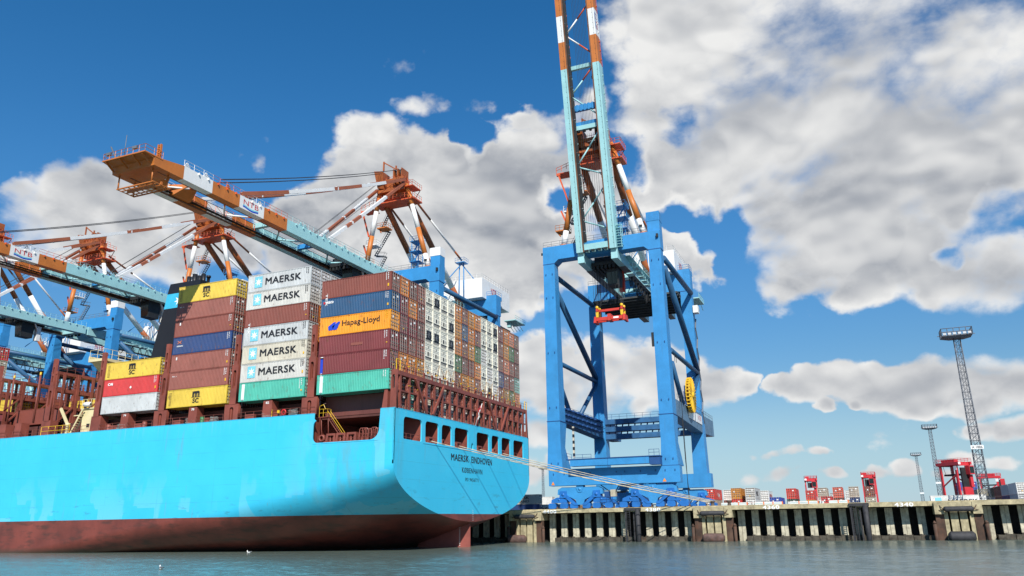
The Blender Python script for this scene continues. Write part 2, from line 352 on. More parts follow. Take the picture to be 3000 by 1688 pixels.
def letter(body, origin, w, h, face, m, parent, org, bold=0.0, spacing=1.0, name='lettering', vertical=False):
    """flat lettering: origin = lower-left corner in world space, w x h metres"""
    src = text_mesh(body, bold, spacing)
    key = ('m', body, bold, spacing, m.name)
    me = _txt.get(key)
    if me is None:
        me = src.copy(); me.materials.append(m); _txt[key] = me
    ax, ay = Vector(face[0]), Vector(face[1])
    if vertical: ax, ay = -ay, ax       # reads downwards
    az = ax.cross(ay)
    ob = bpy.data.objects.new(name, me); COL.objects.link(ob)
    if parent: ob.parent = parent
    o = Vector(origin)-Vector(org)
    ob.matrix_local = Matrix(((ax.x*w, ay.x*h, az.x, o.x), (ax.y*w, ay.y*h, az.y, o.y), (ax.z*w, ay.z*h, az.z, o.z), (0, 0, 0, 1)))
    return ob
ORD = ['', 'first', 'second', 'third', 'fourth', 'fifth', 'sixth', 'seventh', 'eighth', 'ninth', 'tenth', 'eleventh', 'twelfth', 'thirteenth',
       'fourteenth', 'fifteenth', 'sixteenth', 'seventeenth', 'eighteenth', 'nineteenth']
DECK = 5.68     # terminal level above the water
QY = 141.17     # quay edge

# ================================================================== setting: water, ground, quay
def water_material():
    m = bpy.data.materials.new('harbour_water'); m.use_nodes = True; t = m.node_tree; b = t.nodes["Principled BSDF"]
    b.inputs['Base Color'].default_value = (.110, .140, .118, 1); b.inputs['Roughness'].default_value = .22; b.inputs['IOR'].default_value = 1.33
    # wave slopes taken straight from noise vectors, so that ripples survive at a grazing view
    g = t.nodes.new('ShaderNodeNewGeometry'); acc = None
    for (sc, det, k, ms) in ((.16, 2, .20, (1, 1.6, 1)), (.8, 4, .50, (1, 1.9, 1)), (2.6, 3, .28, (1, 1.5, 1))):
        mp = t.nodes.new('ShaderNodeMapping'); t.links.new(g.outputs['Position'], mp.inputs[0]); mp.inputs['Scale'].default_value = ms; mp.inputs['Rotation'].default_value = (0, 0, .45)
        n = t.nodes.new('ShaderNodeTexNoise'); t.links.new(mp.outputs[0], n.inputs['Vector']); n.inputs['Scale'].default_value = sc; n.inputs['Detail'].default_value = det; n.inputs['Roughness'].default_value = .6
        c = t.nodes.new('ShaderNodeVectorMath'); c.operation = 'SUBTRACT'; t.links.new(n.outputs['Color'], c.inputs[0]); c.inputs[1].default_value = (.5, .5, .5)
        m2 = t.nodes.new('ShaderNodeVectorMath'); m2.operation = 'MULTIPLY'; t.links.new(c.outputs[0], m2.inputs[0]); m2.inputs[1].default_value = (k, k, 0)
        if acc is None: acc = m2.outputs[0]
        else:
            ad = t.nodes.new('ShaderNodeVectorMath'); t.links.new(acc, ad.inputs[0]); t.links.new(m2.outputs[0], ad.inputs[1]); acc = ad.outputs[0]
    ad = t.nodes.new('ShaderNodeVectorMath'); t.links.new(acc, ad.inputs[0]); ad.inputs[1].default_value = (0, 0, 1)
    nm = t.nodes.new('ShaderNodeVectorMath'); nm.operation = 'NORMALIZE'; t.links.new(ad.outputs[0], nm.inputs[0]); t.links.new(nm.outputs[0], b.inputs['Normal'])
    return m
w = MB(); w.add([(-3000, -1500, 0), (2500, -1500, 0), (2500, QY+8, 0), (-3000, QY+8, 0)], [(0, 1, 2, 3)]); struct('water', w, water_material())
gm = MB(); gm.add([(-9000, QY+4.6, DECK), (9000, QY+4.6, DECK), (9000, 16000, DECK), (-9000, 16000, DECK)], [(0, 1, 2, 3)]); struct('ground', gm, GROUND)

# quay wall: capping beam, concrete fins in front of a rear wall coloured near-black for the bays' shade, tidal blocks, fender panels, ladders
qo = (0, QY, 0)
quay = thing('quay_wall', qo, 'long weathered concrete quay wall with deep dark bays and white distance numbers', 'quay wall')
QX0, QX1 = -420, 160
FENDX = [-58.0, -23.4, 13.6, 50.4, -93, -130, 87]
m = MB(); m.bx(QX0, QX1, QY, QY+4.6, 5.12, DECK-.004); m.bx(QX0, QX1, QY+.06, QY+.5, DECK-.004, DECK+.16)
m.build('capping_beam', CONC, quay, qo)
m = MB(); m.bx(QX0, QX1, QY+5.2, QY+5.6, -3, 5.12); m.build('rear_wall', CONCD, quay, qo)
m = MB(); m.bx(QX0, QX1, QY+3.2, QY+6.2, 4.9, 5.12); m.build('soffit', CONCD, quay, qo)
fin = None; FP = 2.31
k = 0
for i in range(-40, 60):
    x = -54.35+FP*i
    if any(abs(x+.6-fx) < 3.6 for fx in FENDX): continue
    if fin is None:
        mm = MB(); y0 = 3.0
        mm.bx(0, .52, y0, y0+.45, -2, 4.98); mm.bx(.58, 1.14, y0-.02, y0+.45, -2, 4.98); mm.bx(.5, .6, y0+.1, y0+.4, -2, 4.98)
        fin = mm.build('concrete_fin', FINM, quay, (0, 0, 0)); fin.location = (x, 0, 0)
    else:
        c = link_copy(fin, quay); c.location = (x, 0, 0)
blk = None; random.seed(3)
for i in range(-30, 45):
    x = -53.0+FP*i
    if any(abs(x+.6-fx) < 3.4 for fx in FENDX): continue
    if blk is None:
        mm = MB(); mm.bx(0.02, 1.02, 1.9, 4.5, -2, .72); mm.bx(1.06, 2.26, 2.02, 4.5, -2, .84); mm.bx(.9, 1.3, 2.3, 4.2, .7, .98)
        blk = mm.build('tidal_block', ALGAE, quay, (0, 0, 0)); blk.location = (x, 0, 0)
    else:
        c = link_copy(blk, quay); c.location = (x, 0, random.uniform(-.12, .06))
def fender_panel(cx):
    mm = MB()
    mm.bx(cx-3.25, cx-1.95, QY-.35, QY+4, 3.85, DECK-.02); mm.bx(cx+1.95, cx+3.25, QY-.35, QY+4, 3.85, DECK-.02)
    mm.bx(cx-1.95, cx+1.95, QY-.25, QY+4, 4.95, DECK-.03)
    mm.bx(cx-2.0, cx-1.45, QY+.25, QY+4, -2, 4.95); mm.bx(cx+1.45, cx+2.0, QY+.25, QY+4, -2, 4.95)
    mm.bx(cx-1.15, cx-.12, QY+.3, QY+4, -2, 4.95); mm.bx(cx+.12, cx+1.15, QY+.3, QY+4, -2, 4.95)
    mm.build('fender_panel', CONC, quay, qo)
    mm = MB(); mm.bx(cx-3.2, cx-2.05, QY+.2, QY+1.2, -2, 3.85); mm.bx(cx+2.05, cx+3.2, QY+.2, QY+1.2, -2, 3.85)
    mm.tube((cx-3.5, QY-.1, -2), (cx-3.5, QY-.1, 2.5), .27, 12); mm.tube((cx+3.5, QY-.1, -2), (cx+3.5, QY-.1, 2.5), .27, 12)
    mm.tube((cx-3.5, QY-.1, 2.5), (cx-3.5, QY-.1, 2.9), .36, 12, .05); mm.tube((cx+3.5, QY-.1, 2.5), (cx+3.5, QY-.1, 2.9), .36, 12, .05)
    mm.build('steel_pile', RUSTY, quay, qo)
for fx in FENDX: fender_panel(fx)
def rubber_fender(name, cx, z, r, half, m, label, grp, cap=.25):
    o = thing(name, (cx, QY-r-.36 if z > 3 else QY-.62, z), label, 'fender', grp)
    mm = MB(); mm.lathe((0, 0, 0), 'x', [(-half, .0), (-half, r*.55), (-half+cap, r), (-half+cap+.05, r), (half-cap, r), (half, r*.55), (half, 0)], 18)
    mm.build('fender_body', m, o)
    if z > 3:
        for sx in (-1, 1):
            for dz, dx in ((.75, .55), (-.2, .75)):
                MB().path([(sx*(half-.02), 0, 0), (sx*(half+dx*.55), .25, dz*.45-.05), (sx*(half+dx), .55, dz)], .06, 6).build('chain', RUSTY, o)
    return o
LBF = {-58.0: 'beside the ship stern', -23.4: 'right of the near blue crane', 13.6: 'at the right end of the quay', 50.4: 'beyond the right edge'}
for fx in (-58.0, -23.4, 13.6):
    rubber_fender('cylinder_fender', fx, 4.58, .40, 2.05, RUBBER, 'black rubber cylinder fender hung high on the quay %s' % LBF[fx], 'fenders hung on the quay wall')
    rubber_fender('floating_fender', fx-.1 if fx > -50 else fx-1.6, .55, .78, 1.85, RUBBER if fx > 0 else RUBRST, '%s floating fender at the waterline %s' % ('black' if fx > 0 else 'rusty brown', LBF[fx]), 'fenders hung on the quay wall', .35)
for lx in (-38.2, -1.1):
    mm = MB()
    mm.bx(lx-.35, lx-.27, QY-.3, QY-.2, -1, 5.6); mm.bx(lx+.27, lx+.35, QY-.3, QY-.2, -1, 5.6); mm.bx(lx-.6, lx-.36, QY-.2, QY+.1, -1, 5.5)
    for i in range(22): mm.bx(lx-.27, lx+.27, QY-.29, QY-.21, -.6+i*.29, -.54+i*.29)
    mm.build('ladder', RUBBER, quay, qo)
    mm = MB(); mm.tube((lx+1.7, QY-.15, -2), (lx+1.7, QY-.15, 5.55), .42, 14); mm.bx(lx-.7, lx+2.3, QY-.4, QY+.3, 5.3, 5.76); mm.bx(lx+.75, lx+1.0, QY+.3, QY+3, -2, 5.3)
    mm.build('fender_pile', RUBBER, quay, qo)
for txt, x in (('4400', -53.784), ('4380', -33.784), ('4360', -13.784), ('4340', 6.216)):
    letter(txt, (x-(.75 if txt == '4400' else 1.35), QY-.012, 5.09), 2.7, .60, FRONT, INKW, quay, qo, .03, 1.1, 'distance_number')
# bollards
def bollard(x, y, label):
    o = thing('mooring_bollard', (x, y, DECK), label, 'bollard', 'mooring bollards on the quay')
    mm = MB(); mm.bx(-.55, .55, -.45, .45, 0, .12); mm.lathe((0, 0, .1), 'z', [(0, .36), (.35, .28), (.62, .30), (.72, .46), (.88, .46), (.95, .2), (.95, 0)], 14)
    mm.build('bollard_body', mat('bollard_paint', (.10, .075, .06), .7, rust=.5), o); return o
bollard(-23.6, 143.0, 'squat rusty bollard at the end of the pale mooring ropes')
bollard(-20.8, 143.2, 'squat rusty bollard on the quay just beside the roped one')
# concrete barrier blocks with an orange stripe
BAR = mat('barrier_white', (.66, .66, .62), .7, streak=.4, streakcol=(.4, .38, .33)); BARO = mat('barrier_orange', (.75, .16, .03), .6)
def barrier(x, y, rz, label, first=[]):
    if not first:
        o = thing('barrier_block', (x, y, DECK), label, 'barrier', 'barrier blocks along the quay')
        mm = MB(); mm.prism([(-.32, 0), (.32, 0), (.2, .45), (.13, .95), (-.13, .95), (-.2, .45)], 'x', -.75, .75); mm.build('block', BAR, o)
        mm = MB(); mm.prism([(-.34, 0), (.34, 0), (.22, .45), (.15, .98), (-.15, .98), (-.22, .45)], 'x', .75, .95); mm.build('orange_end', BARO, o)
        mm = MB(); mm.bx(-.7, .7, -.30, -.235, .36, .44); mm.bx(-.7, .7, -.19, -.165, .66, .72); mm.build('stripe', mat('barrier_teal', (.15, .42, .42), .6), o)
        first.append(o)
    else:
        o = copy_tree(first[0]); o.location = (x, y, DECK); o['label'] = label
    o.rotation_euler.z = rz; return o
yb = 162.0
for i, x in enumerate([-24.3, -22.6, -21.0, -17.9, -16.2, -14.5, -11.5, -9.8, -8.1, -4.6, -2.9]):
    barrier(x, yb, 0.0, '%s white barrier block from the left on the quay edge behind the distance numbers' % ORD[i+1])
for i, (x, y) in enumerate([(-19.7, 163.5), (-19.2, 164.2), (-18.7, 163.6), (-12.7, 164.5), (-12.2, 165), (-6.6, 164), (-7.1, 164.4)]):
    barrier(x, y, R(88+i*3), '%s barrier block from the left turned to show its orange end' % ORD[i+1])

# ================================================================== containers
CW, CH, CL = 2.44, 2.872, 12.19
COLS = {'brown': (.215, .058, .040), 'light brown': (.27, .085, .062), 'maroon': (.185, .036, .038), 'dark brown': (.155, .050, .040), 'orange': (.60, .19, .025), 'amber': (.78, .30, .015),
        'blue': (.022, .085, .185), 'navy': (.018, .050, .16), 'green': (.035, .17, .065), 'teal': (.075, .44, .335), 'pale teal': (.19, .44, .38), 'grey': (.50, .52, .52), 'pale grey': (.55, .54, .50),
        'cream': (.56, .52, .42), 'yellow': (.66, .47, .055), 'red': (.55, .038, .038), 'tan': (.40, .22, .08), 'salmon': (.60, .20, .10), 'white': (.74, .74, .70), 'beige': (.48, .44, .33), 'bright red': (.62, .045, .03), 'coral': (.62, .12, .075),
        'dark green': (.03, .07, .05), 'strong blue': (.02, .07, .40), 'mustard': (.55, .22, .03), 'rusty white': (.52, .45, .36)}
CM = {k: mat('container_'+k.replace(' ', '_'), v, .5, var=.10, scale=.35, rust=.30 if k not in ('rusty white',) else .7, streak=.5) for k, v in COLS.items()}
RFW = mat('reefer_white', (.88, .83, .68), .45, var=.05, rust=.06)
RODM = mat('locking_rod_steel', (.42, .38, .34), .5, metal=.2, rust=.2)
DREC = mat('door_recess_black', (.02, .018, .018), .8)  # near-black, on the recessed door bands and the hinges
def body_mesh(corr):
    m = MB(); L, w_, h = CL, CW, CH-.05
    p = .14
    for y in (0, w_-p):
        m.bx(-p, 0, y, y+p, 0, h); m.bx(-L, -L+p, y, y+p, 0, h)
    for y in (.0, w_-.06):
        m.bx(-L+p, -p, y, y+.06, 0, .16); m.bx(-L+p, -p, y, y+.06, h-.10, h)
    m.bx(-.08, 0, p, w_-p, 0, .13); m.bx(-.08, 0, p, w_-p, h-.12, h); m.bx(-L, -L+.08, p, w_-p, 0, .13); m.bx(-L, -L+.08, p, w_-p, h-.12, h)
    if corr:
        per = .2785; n = int((L-2*p)/per); per = (L-2*p)/n; d = .06; pts = []
        for i in range(n):
            x = -L+p+i*per; pts += [(x, .012), (x+per*.26, .012), (x+per*.5, .012+d), (x+per*.76, .012+d)]
        pts.append((-p, .012)); k = len(pts)
        m.add([(a, b, .16) for a, b in pts]+[(a, b, h-.10) for a, b in pts], [(i, i+1, k+i+1, k+i) for i in range(k-1)])
    else:
        m.add([(-L+p, .03, .16), (-p, .03, .16), (-p, .03, h-.1), (-L+p, .03, h-.1)], [(0, 1, 2, 3)])
    m.add([(-L+p, w_-.03, .16), (-p, w_-.03, .16), (-p, w_-.03, h-.1), (-L+p, w_-.03, h-.1)], [(3, 2, 1, 0)])
    m.add([(-L+.05, .03, h-.03), (-.05, .03, h-.03), (-.05, w_-.03, h-.03), (-L+.05, w_-.03, h-.03)], [(0, 1, 2, 3)])
    m.add([(-L+.05, .03, .05), (-.05, .03, .05), (-.05, w_-.03, .05), (-L+.05, w_-.03, .05)], [(3, 2, 1, 0)])
    m.add([(-L+.04, p, .13), (-L+.04, w_-p, .13), (-L+.04, w_-p, h-.12), (-L+.04, p, h-.12)], [(3, 2, 1, 0)])
    # corner castings
    for x in (-L-.005, -.175):
        for y in (-.006, w_-.16):
            for z in (-.01, h-.115): m.bx(x, x+.18, y, y+.166, z, z+.125)
    return m
def door_mesh(y0, y1):
    m = MB(); h = CH-.05; z0, z1 = .14, h-.13
    x = -.045; n = 5; dz = (z1-z0)/n
    for i in range(n):
        za = z0+i*dz
        m.add([(x, y0, za), (x, y1, za), (x, y1, za+dz*.60), (x, y0, za+dz*.60)], [(0, 1, 2, 3)])
        m.add([(x, y0, za+dz*.60), (x, y1, za+dz*.60), (x-.045, y1, za+dz*.70), (x-.045, y0, za+dz*.70)], [(0, 1, 2, 3)])
        m.add([(x-.045, y0, za+dz*.70), (x-.045, y1, za+dz*.70), (x-.045, y1, za+dz*.93), (x-.045, y0, za+dz*.93)], [(0, 1, 2, 3)], 1)
        m.add([(x-.045, y0, za+dz*.93), (x-.045, y1, za+dz*.93), (x, y1, za+dz), (x, y0, za+dz)], [(0, 1, 2, 3)])
    for z in (z0+.2, z0+.9, z0+1.6, z1-.2):     # hinges on the outer edge
        yy = y0 if y0 < 1 else y1-.10
        m.bx(-.05, -.005, yy, yy+.10, z, z+.12, 1)
    return m
def rod_mesh(ya, yb):
    m = MB(); h = CH-.05
    for y in (ya, yb):
        m.tube((-.018, y, .05), (-.018, y, h-.05), .030, 6, cap=False)
        for z in (.08, .75, 1.5, h-.12): m.bx(-.045, .012, y-.07, y+.07, z, z+.07)
        m.bx(-.03, .02, y-.03, y+.30, 1.02, 1.09)
    return m
def data(name, mb, mats):
    o = mb.build(name, mats); d = o.data; bpy.data.objects.remove(o); return d
BODY_C = data('container_body', body_mesh(True), [CM['brown']]); BODY_S = data('container_body', body_mesh(False), [CM['brown']])
DOOR_L = data('door', door_mesh(.15, 1.21), [CM['brown'], DREC]); DOOR_R = data('door', door_mesh(1.23, 2.29), [CM['brown'], DREC])
ROD_L = data('locking_rods', rod_mesh(.42, .93), [RODM]); ROD_R = data('locking_rods', rod_mesh(1.51, 2.02), [RODM])
_m = MB(); _m.bx(-.02, .0, .62, .86, 1.72, 2.05); STK_W = data('data_plate', _m, [INKW])
_m = MB(); _m.bx(-.02, .004, .95, 1.2, .60, .82); STK_Y = data('warning_sticker', _m, [YTAG])
_m = MB(); _m.bx(-.02, .004, 1.55, 1.95, 2.08, 2.36); STK_T = data('marking', _m, [INKW])
# reefer machinery end
_m = MB(); h_ = CH-.05
_m.add([(-.06, .14, 1.75), (-.06, 2.3, 1.75), (-.06, 2.3, h_-.12), (-.06, .14, h_-.12)], [(0, 1, 2, 3)])
for z in (1.80, 2.02, 2.42): _m.bx(-.06, -.035, .22, 2.22, z, z+.035, 1)
_m.bx(-.06, -.02, 1.05, 1.4, 2.16, 2.34, 1); RF_TOP = data('evaporator_panel', _m, [RFW, mat('reefer_seam', (.30, .30, .27), .6)])
_m = MB(); _m.add([(-.06, .14, .72), (-.06, 2.3, .72), (-.06, 2.3, 1.75), (-.06, .14, 1.75)], [(0, 1, 2, 3)])
_m.bx(-.06, -.02, .95, 1.3, .92, 1.5, 1); _m.bx(-.06, -.02, 1.6, 1.74, 1.02, 1.42, 2); _m.bx(-.06, -.03, .30, .42, 1.35, 1.5, 2); _m.bx(-.06, -.03, .30, .42, 1.05, 1.2, 2); _m.bx(-.06, -.03, 2.05, 2.17, 1.0, 1.5, 2)
RF_CTL = data('control_panel', _m, [RFW, BLACK, STEEL])
_m = MB(); _m.add([(-.10, .14, .13), (-.10, 2.3, .13), (-.10, 2.3, .72), (-.10, .14, .72)], [(0, 1, 2, 3)], 1)
_m.bx(-.10, -.03, .14, 2.3, .62, .72, 2)
for i in range(9): _m.bx(-.09, -.05, .25+i*.22, .35+i*.22, .2, .58, 0)
RF_BOT = data('condenser_bay', _m, [STEEL, RFW, BLACK])
_m = MB(); _m.lathe((-.05, 1.2, 1.28), 'x', [(0, .60), (.05, .60), (.05, .52), (-.02, .50), (-.02, .0)], 18, 0); _m.lathe((-.03, 1.2, 1.28), 'x', [(0, .14), (.09, .10), (.09, 0)], 10, 1)
for i in range(6): 
    a = i*math.pi/3; _m.beam((-.0, 1.2, 1.28), (-.0, 1.2+.5*math.cos(a), 1.28+.5*math.sin(a)), .05, .14, 1)
_m.bx(-.06, -.01, .55, 2.0, .72, 1.95, 0); RF_FAN = data('condenser_fan', _m, [BLACK, STEEL])
def put(d, parent, mats=None, name=None):
    o = bpy.data.objects.new(name or d.name.split('.')[0], d); COL.objects.link(o); o.parent = parent
    if mats:
        for i, m in enumerate(mats): 
            if m: o.material_slots[i].link = 'OBJECT'; o.material_slots[i].material = m
    return o
NCON = [0]
def container(colr, loc, label, kind='dry', corr=True, grp='containers on the ship', rz=0.0, scale=(1, 1, 1), doors=True):
    o = thing('shipping_container', loc, label, 'container', grp); NCON[0] += 1
    o.rotation_euler.z = rz; o.scale = scale
    rnd = random.Random(NCON[0]*13)
    if kind == 'dry':
        put(BODY_C if corr else BODY_S, o, [CM[colr]])
        if doors:
            for d, r in ((DOOR_L, ROD_L), (DOOR_R, ROD_R)):
                q = put(d, o, [CM[colr], None]); put(r, q)
            if rnd.random() < .6: put(STK_W, o)
            if rnd.random() < .35: put(STK_Y, o)
            if rnd.random() < .7: put(STK_T, o)
    else:
        put(BODY_C if corr else BODY_S, o, [RFW]); put(RF_TOP, o); put(RF_CTL, o); put(RF_BOT, o)
        if kind == 'fan': put(RF_FAN, o)
    return o

# ================================================================== container ship
SX, SY0, SY1, SYC, SZ = -57.0, 92.3, 140.9, 116.6, 19.02
so_ = (SX, SYC, 0)
ship = thing('container_ship', so_, 'large light blue container ship moored stern towards us, red below the waterline', 'ship')
def hull_material():
    m = bpy.data.materials.new('hull_paint'); m.use_nodes = True; t = m.node_tree; b = t.nodes["Principled BSDF"]; b.inputs['Roughness'].default_value = .38
    g = t.nodes.new('ShaderNodeNewGeometry'); sp = t.nodes.new('ShaderNodeSeparateXYZ'); t.links.new(g.outputs['Position'], sp.inputs[0])
    def nz(sc, det, ms, off=(0, 0, 0)):
        mp = t.nodes.new('ShaderNodeMapping'); t.links.new(g.outputs['Position'], mp.inputs[0]); mp.inputs['Scale'].default_value = ms; mp.inputs['Location'].default_value = off
        n = t.nodes.new('ShaderNodeTexNoise'); t.links.new(mp.outputs[0], n.inputs['Vector']); n.inputs['Scale'].default_value = sc; n.inputs['Detail'].default_value = det; n.inputs['Roughness'].default_value = .6
        return n.outputs['Fac']
    def vor(sc, ms, off):
        mp = t.nodes.new('ShaderNodeMapping'); t.links.new(g.outputs['Position'], mp.inputs[0]); mp.inputs['Scale'].default_value = ms; mp.inputs['Location'].default_value = off
        n = t.nodes.new('ShaderNodeTexVoronoi'); n.distance = 'CHEBYCHEV'; t.links.new(mp.outputs[0], n.inputs['Vector']); n.inputs['Scale'].default_value = sc
        s2 = t.nodes.new('ShaderNodeSeparateColor'); t.links.new(n.outputs['Color'], s2.inputs[0]); return s2.outputs[0]
    def mr(v, a, bb, lo=0, hi=1):
        r = t.nodes.new('ShaderNodeMapRange'); t.links.new(v, r.inputs[0]); r.inputs[1].default_value = a; r.inputs[2].default_value = bb; r.inputs[3].default_value = lo; r.inputs[4].default_value = hi; return r.outputs[0]
    def mul(a, b_):
        x = t.nodes.new('ShaderNodeMath'); x.operation = 'MULTIPLY'; t.links.new(a, x.inputs[0])
        if isinstance(b_, float): x.inputs[1].default_value = b_
        else: t.links.new(b_, x.inputs[1])
        return x.outputs[0]
    def mixc(f, a, c):
        x = t.nodes.new('ShaderNodeMix'); x.data_type = 'RGBA'; t.links.new(f, x.inputs[0])
        for k, v in ((6, a), (7, c)):
            if isinstance(v, tuple): x.inputs[k].default_value = (*v, 1)
            else: t.links.new(v, x.inputs[k])
        return x.outputs[2]
    blue = mixc(mr(nz(.12, 5, (1, 1, 1)), .3, .7), (.040, .50, .74), (.050, .56, .80))
    # paler touched-up rectangles, more of them low down and near the stern
    zone = mr(sp.outputs[2], 12.5, 5.5, 0, 1)
    xz = mr(sp.outputs[0], -76, -64, 0, 1)
    zmax = t.nodes.new('ShaderNodeMath'); zmax.operation = 'MAXIMUM'; t.links.new(zone, zmax.inputs[0]); t.links.new(xz, zmax.inputs[1])
    patch = mul(mul(mr(vor(1.0, (.30, .30, .16), (3, 0, 1.7)), .55, .56), mr(nz(.22, 3, (1, 1, .5), (7, 2, 1)), .42, .47)), zmax.outputs[0])
    blue = mixc(mul(mul(patch, mr(sp.outputs[0], -57.05, -57.3, .12, 1)), .58), blue, (.17, .58, .74))
    nearside = mr(sp.outputs[1], 96, 92.4)
    fade = mul(mul(mr(nz(.5, 4, (1, 1, .25), (1, 9, 4)), .46, .62), mul(xz, nearside)), .55)
    blue = mixc(fade, blue, (.13, .36, .40))
    rust = mul(mr(nz(.9, 6, (1.2, 1.2, .10), (2, 4, 0)), .635, .74), .40)
    blue = mixc(rust, blue, (.20, .21, .12))
    top = mul(mul(mr(nz(1.3, 3, (1.4, 1.4, .05)), .55, .66), mr(sp.outputs[2], 16.6, 18.9)), .4)
    blue = mixc(top, blue, (.20, .52, .62))
    red = mixc(mr(nz(.25, 6, (1, 1, .6)), .3, .7), (.13, .036, .028), (.25, .062, .045))
    red = mixc(mul(mr(nz(.8, 5, (.4, .4, 1.6)), .50, .66), .85), red, (.085, .036, .028))
    weed = mr(sp.outputs[2], .9, .1, 0, .75)
    red = mixc(weed, red, (.05, .045, .03))
    # plate seams: faint lines every 2.4 m of height and 11 m of length; dark scuffs low on the side
    def line(v, per, wd):
        a = t.nodes.new('ShaderNodeMath'); a.operation = 'PINGPONG'; t.links.new(v, a.inputs[0]); a.inputs[1].default_value = per/2
        return mr(a.outputs[0], wd, wd*.3)
    seam = t.nodes.new('ShaderNodeMath'); seam.operation = 'MAXIMUM'; t.links.new(line(sp.outputs[2], 2.4, .05), seam.inputs[0]); t.links.new(line(sp.outputs[0], 11.0, .06), seam.inputs[1])
    blue = mixc(mul(mul(seam.outputs[0], mr(nz(.3, 3, (1, 1, 1), (4, 4, 4)), .35, .65)), .45), blue, (.045, .30, .40))
    scuff = mul(mul(mr(nz(.9, 7, (.35, .35, 1.5), (8, 1, 3)), .60, .68), mr(sp.outputs[2], 11, 6)), .6)
    blue = mixc(scuff, blue, (.05, .22, .30))
    edge = t.nodes.new('ShaderNodeMath'); edge.operation = 'GREATER_THAN'; t.links.new(sp.outputs[2], edge.inputs[0]); edge.inputs[1].default_value = 5.0
    t.links.new(mixc(edge.outputs[0], red, blue), b.inputs['Base Color'])
    bp = t.nodes.new('ShaderNodeBump'); bp.inputs['Strength'].default_value = .35; bp.inputs['Distance'].default_value = .06
    t.links.new(nz(.42, 3, (1, 1, 1.6)), bp.inputs['Height']); t.links.new(bp.outputs[0], b.inputs['Normal'])
    return m
HULL = hull_material()
XS = [-57, -60, -64, -70, -78, -86, -97, -105, -115, -125, -135, -150, -175, -300, -340, -370, -395, -412, -423]
ZT = [11.5, 10.9, 10.2, 9.0, 7.6, 6.0, 4.6, 3.6, 2.2, .8, -.8, -2.5, -3, -3, -3, -3, -3, -3, -3]
DD = [7.7, 8.3, 8.9, 9.6, 9.3, 8.6, 7.6, 7.2, 7.0, 7.0, 6.5, 6, 6, 6, 6, 6, 6, 6, 6]
BF = [1]*14+[.97, .80, .52, .24, .02]
TT = [0, .06, .12, .18, .25, .32, .40, .48, .56, .64, .72, .80, .87, .93, .97, .99, 1.0]
def offc(t): return 24.3*(1-(1-min(t, 1)**2)**.6)
def section(zt, d, bf, side):
    pts = []
    for z in (12.0, (12+zt)/2): pts.append((SYC+side*24.3*bf, z))
    for t_ in TT: pts.append((SYC+side*(24.3-offc(t_))*bf, zt-d*t_))
    return pts
m = MB()
for side in (-1, 1):
    XF = [XS[0]]
    xs = np.concatenate([np.linspace(a, b, 4, endpoint=False) for a, b in zip(XS[:-1], XS[1:])]+[[XS[-1]]])
    zt = np.interp(-xs, -np.array(XS), ZT); dd = np.interp(-xs, -np.array(XS), DD); bf = np.interp(-xs, -np.array(XS), BF)
    rows = [[(x, y, z) for y, z in section(a, b, c, side)] for x, a, b, c in zip(xs, zt, dd, bf)]
    n = len(rows[0]); vs = [p for r in rows for p in r]; fs = []
    for i in range(len(rows)-1):
        for j in range(n-1):
            q = (i*n+j, (i+1)*n+j, (i+1)*n+j+1, i*n+j+1)
            fs.append(q[::-1] if side == -1 else q)
    m.add(vs, fs, 0, True)
    # upper wall forward of frame -300
    ys = [(x, SYC+side*24.3*b) for x, b in zip(xs, bf) if x <= -299]
    vs = [(x, y, 12) for x, y in ys]+[(x, y, SZ+(max(0, -x-340)*.06)) for x, y in ys]; k = len(ys)
    fs = [(i, i+1, k+i+1, k+i) for i in range(k-1)]
    m.add(vs, [f[::-1] for f in fs] if side == -1 else fs)
m.bx(-300, SX, SY1-.15, SY1, 12, SZ)
m.build('hull_lower', HULL, ship, so_)
def arc(cx_, cy_, r, a0, a1, n=8): return [(cx_+r*math.cos(R(a0+(a1-a0)*i/n)), cy_+r*math.sin(R(a0+(a1-a0)*i/n))) for i in range(n+1)]
out = [(-300, 12), (SX, 12), (SX, SZ), (-59.3, SZ)] + [(-59.45, 16.6)] + arc(-60.95, 16.35, 1.5, 0, -90) + arc(-69.7, 15.65, .8, 270, 180) + arc(-69.6, 17.2, .9, 180, 120, 4) + [(-70.42, 18.25), (-70.42, SZ), (-300, SZ)]
curve_plate('side_shell', out, [], .16, ((0, SY0+.08, 0), (1, 0, 0), (0, 0, 1)), HULL, ship, so_)
half = [(SY0, SZ), (SY0, 12)]+[(SY0+offc(t_), 11.5-7.7*t_) for t_ in [i/40 for i in range(40)]+[.985, .995, 1.0]]
outl = half + [(2*SYC-y, z) for y, z in half[::-1]]
WIN = [(94.71, 99.85, .45), (100.86, 104.95, .45), (105.9, 109.15, .4), (110.15, 115.0, .45), (118.05, 122.95, .5), (124.0, 127.1, .4), (128.2, 132.1, .45), (133.5, 138.3, .3)]
holes = [rrect(a, b, 15.02 if a > 99 else 14.98, 18.08, (.25, .25, .62, .62))[::-1] for a, b, r_ in WIN]
holes.append(rrect(116.1, 116.8, 15.1, 16.1, .3)[::-1])
curve_plate('transom', outl, holes, .22, ((SX-.11, 0, 0), (0, 1, 0), (0, 0, 1)), HULL, ship, so_)
